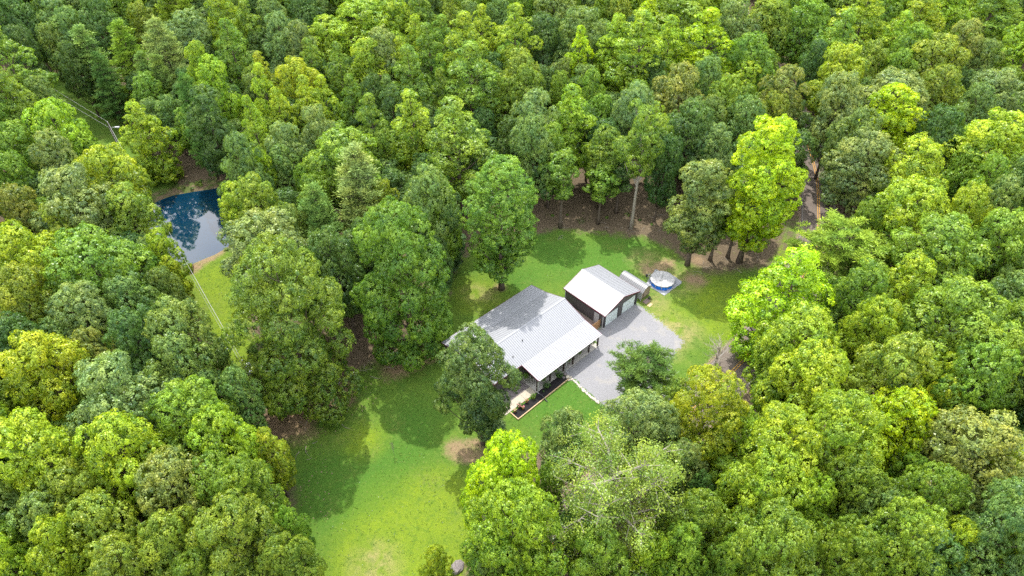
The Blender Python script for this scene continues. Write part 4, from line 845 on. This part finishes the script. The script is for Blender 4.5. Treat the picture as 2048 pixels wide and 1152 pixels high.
def cat_label(i):
    px, py, w_, c, s = rows[i]; z = zone(px, py)
    nb = sorted((math.hypot(r_[0]-px, r_[1]-py), j) for j, r_ in enumerate(rows) if j != i)[:7]
    size = 'wide' if w_ > 130 else 'small' if w_ < 64 else ''
    def rel(j):
        dx, dy = rows[j][0]-px, rows[j][1]-py; d = ('left of' if dx > 0 else 'right of') if abs(dx) > abs(dy) else ('above' if dy > 0 else 'below')
        return d, COL[rows[j][3]][1]
    short = SHN[s].replace('broadleaf ','').replace('broad leafy','leafy')
    base = f"{size+' ' if size else ''}{COL[c][1]} {short} {z}"
    opts = [base]
    for d_, j in nb: r1 = rel(j); opts.append(f"{base}, {r1[0]} a {r1[1]} one")
    opts.append(f"{base}, {rel(nb[0][1])[0]} a {rel(nb[0][1])[1]} and {rel(nb[1][1])[0]} a {rel(nb[1][1])[1]} one")
    nm_ = lambda j: f"{COL[rows[j][3]][1]} {'pine' if rows[j][4] in 'PQ' else 'crown'}"; short = short.replace('pointed ','')
    for a_ in range(6):
        for b_ in range(a_+1, 7):
            ja, jb = nb[a_][1], nb[b_][1]; opts.append(f"{COL[c][1]} {short}, {rel(ja)[0]} a {nm_(ja)}, {rel(jb)[0]} a {nm_(jb)}")
            opts.append(f"{COL[c][1]} {short} {z}, {rel(ja)[0]} a {nm_(ja)}")
    return opts
from collections import Counter
allopt = [cat_label(i) for i in range(len(rows))]; cnt = Counter(o_ for l_ in allopt for o_ in set(l_)); used = set()
def pick(i):
    for o_ in allopt[i]:
        if cnt[o_] == 1 and o_ not in used and len(o_.split()) <= 16: used.add(o_); return o_
    px, py, _, c, s = rows[i]; sh = SHN[s].replace('broadleaf ','').replace('broad leafy','leafy')
    return f"{COL[c][1]} {sh} {int(px/2.048)/10:g} percent across, {int(py/1.152)/10:g} percent down the photo"
for i, (px, py, w_, c, s) in enumerate(rows):
    me, tm, R, z0, z1 = PROTO[s][0]
    w0 = w_*1.06/(FPX*sP+(py-576)*cP)*(CAM_H-14)
    tall = {'T':24,'t':23,'P':22,'O':20,'b':17,'Q':15}.get(s, 20.5)
    h = min(tall, 9+w0*1.25)*rt.uniform(.93,1.07) if s not in 'T' else min(24, 12+w0*1.15)*rt.uniform(.95,1.05)
    if 370 < px < 540 and 100 < py < 345: h = max(h, 21.5)
    hc = h*(z0+(z1-z0)*(.64 if s in 'RrQ' else .56))/z1; x, y = at(px, py, hc)
    s_ = w_*(1.1 if s == 'T' else 1.02)/(FPX*sP+(py-576)*cP)*(CAM_H-hc)/2
    put(x, y, h, s_, s, c, pick(i), group=None)
print('tris', sum(len(q[0].polygons)*2+len(q[1].polygons)*2 for l in PROTO.values() for q in l if q[0])); print('catalogued', len(rows), 'trees', len(ALLT))
rt = random.Random(77)
# shrubs and understorey that show in the gaps between the crowns
A = np.array(ALLT); cand = []
polys = [LAWN, STRIP, CUT, POND, GRAVEL]
for gy_ in np.arange(26, 170, 5.2):
    for gx_ in np.arange(-120, 121, 5.2):
        x, y = gx_+rt.uniform(-1.8,1.8), gy_+rt.uniform(-1.8,1.8); u, v = to_px(x, y, 9)
        if not (-60 < u < 2110 and -50 < v < 1260): continue
        cand.append((x, y))
cand = np.array(cand); ok = np.ones(len(cand), bool)
for p_, mrg in zip(polys, (4.5, 3.5, 5.5, 4, 4)): ok &= sdist(cand, p_) < -mrg
CLR = W([(1050,480),(1120,440),(1240,420),(1330,430),(1400,500),(1500,560),(1500,500),(1440,440),(1350,380),(1130,400),(1060,440)]); ok &= sdist(cand, CLR) < -1
CL2 = W([(520,700),(740,640),(860,700),(760,790),(620,900),(520,1000)]); ok &= sdist(cand, CL2) < -2
for i in range(len(RC)-1):
    a, b = RC[i], RC[i+1]; e = b-a; t = np.clip(((cand-a)@e)/(e@e), 0, 1); ok &= np.hypot(*(cand-a-t[:,None]*e).T) > 6.5
d = np.hypot(cand[:,0,None]-A[None,:,0], cand[:,1,None]-A[None,:,1])/np.maximum(A[None,:,3], 2.5); ok &= d.min(1) > 1.0
fill = cand[ok]; fid = np.where(ok)[0].tolist(); HIDDEN = set([0, 1, 3, 7, 9, 10, 12, 33, 77, 102, 127, 154, 156, 158, 180, 181, 208, 209, 210, 239, 240, 241, 270, 271, 272, 302, 303, 304, 305, 307, 336, 337, 340, 346, 371, 372, 406, 407, 408, 412, 421, 435, 439, 443, 444, 445, 446, 447, 448, 458, 473, 481, 482, 483, 484, 486, 496, 521, 522, 523, 524, 525, 533, 542, 544, 546, 549, 559, 561, 564, 565, 573, 574, 576, 589, 593, 595, 600, 604, 605, 606, 607, 619, 638, 644, 647, 649, 650, 659, 662, 677, 682, 690, 692, 693, 702, 703, 715, 724, 725, 726, 737, 738, 746, 756, 759, 760, 768, 770, 771, 778, 779, 781, 782, 783, 784, 791, 792, 793, 799, 804, 806, 807, 812, 813, 814, 815, 816, 827, 828, 830, 831, 839, 840, 841, 845, 846, 852, 853, 854, 855, 856, 858, 859, 860, 864, 877, 878, 883, 884, 887, 890, 891, 894, 896, 897, 898, 903, 911, 917, 924, 925, 929, 930, 931, 932, 935, 938, 939, 941, 942, 943, 944, 945, 946, 947, 948, 952, 955, 957, 958, 959, 960, 965, 966, 967, 968, 969, 970, 971, 972]); print('filler', len(fill))
for k, (x, y) in enumerate(fill):
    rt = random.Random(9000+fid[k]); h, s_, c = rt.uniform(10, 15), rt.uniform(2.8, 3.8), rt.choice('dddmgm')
    if fid[k] in HIDDEN: continue                    # nothing of these would be seen
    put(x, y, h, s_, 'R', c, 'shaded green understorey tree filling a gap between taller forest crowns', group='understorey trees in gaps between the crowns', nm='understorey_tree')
# ------------------------------------------------------------------ woodland beyond the picture, one mass
pts = []
for gy_ in np.arange(-10, 330, 8.5):
    for gx_ in np.arange(-290, 291, 8.5):
        x, y = gx_+rt.uniform(-2.5,2.5), gy_+rt.uniform(-2.5,2.5); u, v = to_px(x, y, 20); u2, v2 = to_px(x, y, 4)
        if -70 < u < 2118 and -45 < v and v2 < 1235: continue
        if v > 900 and -400 < u < 2450 and v < 1420: continue
        if -95 < u < 2143 and 0 < v < 1330: continue
        if sdist(np.array([[x, y]]), LAWN)[0] > -6: continue
        if min(np.hypot(*(RC-np.array([x,y])).T)) < 7: continue
        pts.append((x, y, 0))
def scatter(name, pts, src, mat_col, label, smin, smax, seed):
    ob = bpy.data.objects.new(name+'_source', src); 
    me = bpy.data.meshes.new(name); me.from_pydata(pts, [], []); o = bpy.data.objects.new(name, me); C.objects.link(o); tag(o, label, None, None, 'stuff'); o.color = (*mat_col, 1)
    ng = bpy.data.node_groups.new(name, 'GeometryNodeTree'); ng.interface.new_socket('Geometry', in_out='INPUT', socket_type='NodeSocketGeometry'); ng.interface.new_socket('Geometry', in_out='OUTPUT', socket_type='NodeSocketGeometry')
    a = ng.nodes.new('NodeGroupInput'); z = ng.nodes.new('NodeGroupOutput'); ip = ng.nodes.new('GeometryNodeInstanceOnPoints'); oi = ng.nodes.new('GeometryNodeObjectInfo'); oi.inputs['Object'].default_value = ob; oi.inputs['As Instance'].default_value = True
    rv = ng.nodes.new('FunctionNodeRandomValue'); rv.data_type = 'FLOAT'; rv.inputs[2].default_value = smin; rv.inputs[3].default_value = smax; rv.inputs['Seed'].default_value = seed
    rr_ = ng.nodes.new('FunctionNodeRandomValue'); rr_.data_type = 'FLOAT_VECTOR'; rr_.inputs[0].default_value = (0,0,0); rr_.inputs[1].default_value = (0,0,6.28); rr_.inputs['Seed'].default_value = seed+1
    L_ = ng.links.new; L_(a.outputs[0], ip.inputs['Points']); L_(oi.outputs['Geometry'], ip.inputs['Instance']); L_(rv.outputs[1], ip.inputs['Scale']); L_(rr_.outputs[0], ip.inputs['Rotation']); L_(ip.outputs[0], z.inputs[0])
    md = o.modifiers.new('scatter', 'NODES'); md.node_group = ng; return o
rt.shuffle(pts)
for k, (key, col, lab) in enumerate((('R','m','mid green forest crowns going on beyond the picture edge'),('T','y','yellow green forest crowns going on beyond the picture edge'),('R','g','grey green forest crowns going on beyond the picture edge'))):
    scatter('woodland', pts[k::3], PROTO[key][k % 2][0], COL[col][0], lab, .85, 1.2, 5+k)

# ------------------------------------------------------------------ small growth and litter nobody could count
r9 = np.random.RandomState(91)
def inpoly(n, poly, lo, hi):
    mn, mx_ = poly.min(0)-3, poly.max(0)+3; q = mn+(mx_-mn)*r9.rand(n, 2); s = sdist(q, poly); return q[(s > lo) & (s < hi)]
def upcards(name, xy, z, size, col, label, flat=.9, m_=None):
    n = len(xy); nn = r9.normal(0, 1-flat+.12, (n,3))+[0,0,1]; nn /= np.linalg.norm(nn,axis=1)[:,None]
    P_ = np.column_stack([xy, z+.02*r9.rand(n)]); o = leaves(name, P_, nn, size*(.6+.8*r9.rand(n)), r9.rand(n), m_ or M['leaf'], col, r9); return tag(o, label, None, None, 'stuff')
lawn_pts = np.vstack([inpoly(16000, LAWN, .3, 99), inpoly(2500, STRIP, .3, 99)]); lawn_pts = lawn_pts[sdist(lawn_pts, GRAVEL) < -.3]
hc_ = np.column_stack([(lawn_pts[:,0]-R0[0])*ca+(lawn_pts[:,1]-R0[1])*sa, (lawn_pts[:,0]-R0[0])*sa-(lawn_pts[:,1]-R0[1])*ca])
offh = ~((hc_[:,0] > -18.5) & (hc_[:,0] < 14.6) & (hc_[:,1] > -.3) & (hc_[:,1] < 16.2)); lawn_pts = lawn_pts[offh]
k3 = np.repeat(lawn_pts, 3, axis=0)+r9.normal(0, .10, (len(lawn_pts)*3, 2))
upcards('grass_tufts', k3, .03, .12, (.12,.21,.028), 'uneven darker grass tufts and weeds across the lawn', .55)
edge = np.vstack([inpoly(9000, LAWN, -7, 5), inpoly(2500, CUT, -3, 2)]); edge = edge[sdist(edge, GRAVEL) < -1]
he = np.column_stack([(edge[:,0]-R0[0])*ca+(edge[:,1]-R0[1])*sa, (edge[:,0]-R0[0])*sa-(edge[:,1]-R0[1])*ca]); edge = edge[~((he[:,0] > -18.5) & (he[:,0] < 14.6) & (he[:,1] > -.3) & (he[:,1] < 16.2))]
shade = (np.hypot(*(edge-np.array(at(640,830))).T) < 16) | (sdist(edge, LAWN) < 1)
M['litter'] = mat('dry_leaves', (.34,.26,.17), .8, var=.5, scale=9)
upcards('fallen_leaves', edge[shade], .03, .19, (.3,.2,.1), 'pale fallen leaves scattered under the trees at the lawn edge', .8, M['litter'])
# low undergrowth: saplings and brush along the wood edge, the pond bank and the road
seeds = np.vstack([inpoly(900, LAWN, -6.5, -1.8), inpoly(420, POND, -4.2, -1.2), inpoly(260, CUT, -4, -1)])
seeds = seeds[(sdist(seeds, GRAVEL) < -1.5) & (sdist(seeds, STRIP) < -.5)]
hs2 = np.column_stack([(seeds[:,0]-R0[0])*ca+(seeds[:,1]-R0[1])*sa, (seeds[:,0]-R0[0])*sa-(seeds[:,1]-R0[1])*ca]); seeds = seeds[~((hs2[:,0] > -19.5) & (hs2[:,0] < 16) & (hs2[:,1] > -1) & (hs2[:,1] < 18))]
dr = np.min([np.hypot(*(seeds-c_).T) for c_ in RC], axis=0); seeds = seeds[dr > 5]; seeds = seeds[r9.rand(len(seeds)) < .5]
sr = .3+.8*r9.rand(len(seeds))**2; ci = np.repeat(np.arange(len(seeds)), 90); v = r9.normal(size=(len(ci),3)); v /= np.linalg.norm(v,axis=1)[:,None]; v[:,2] = np.abs(v[:,2])
P_ = np.column_stack([seeds[ci], np.zeros(len(ci))])+v*(sr[ci]*(.5+.6*r9.rand(len(ci))))[:,None]*[1,1,.9]
nn = v+[0,0,.5]+r9.normal(0,.3,v.shape); nn /= np.linalg.norm(nn,axis=1)[:,None]
o = leaves('undergrowth', P_, nn, .17*(.6+.8*r9.rand(len(ci))), np.clip(r9.rand(len(seeds))[ci]*.7+.3*r9.rand(len(ci)),0,1), M['leaf'], (.11,.20,.035), r9); tag(o, 'low green brush and seedlings along the wood edge', None, None, 'stuff')
g = MB(); rr = random.Random(5)
for k in range(70):
    px, py = rr.choice([(1150,455),(1300,440),(1450,530),(620,830),(560,900),(760,730),(1000,500)]); x, y = at(px+rr.uniform(-70,70), py+rr.uniform(-25,25)); a = rr.uniform(0,6.28); l_ = rr.uniform(.5,2.2)
    if sdist(np.array([[x,y]]), GRAVEL)[0] > -1: continue
    g.tube([(x,y,.04),(x+l_*.5*math.cos(a),y+l_*.5*math.sin(a),.1),(x+l_*math.cos(a+.3),y+l_*math.sin(a+.3),.05)], [.035,.028,.012], 4)
tag(g.build('fallen_twigs', M['palebark']), 'fallen twigs lying on the brown leaf litter', None, None, 'stuff')
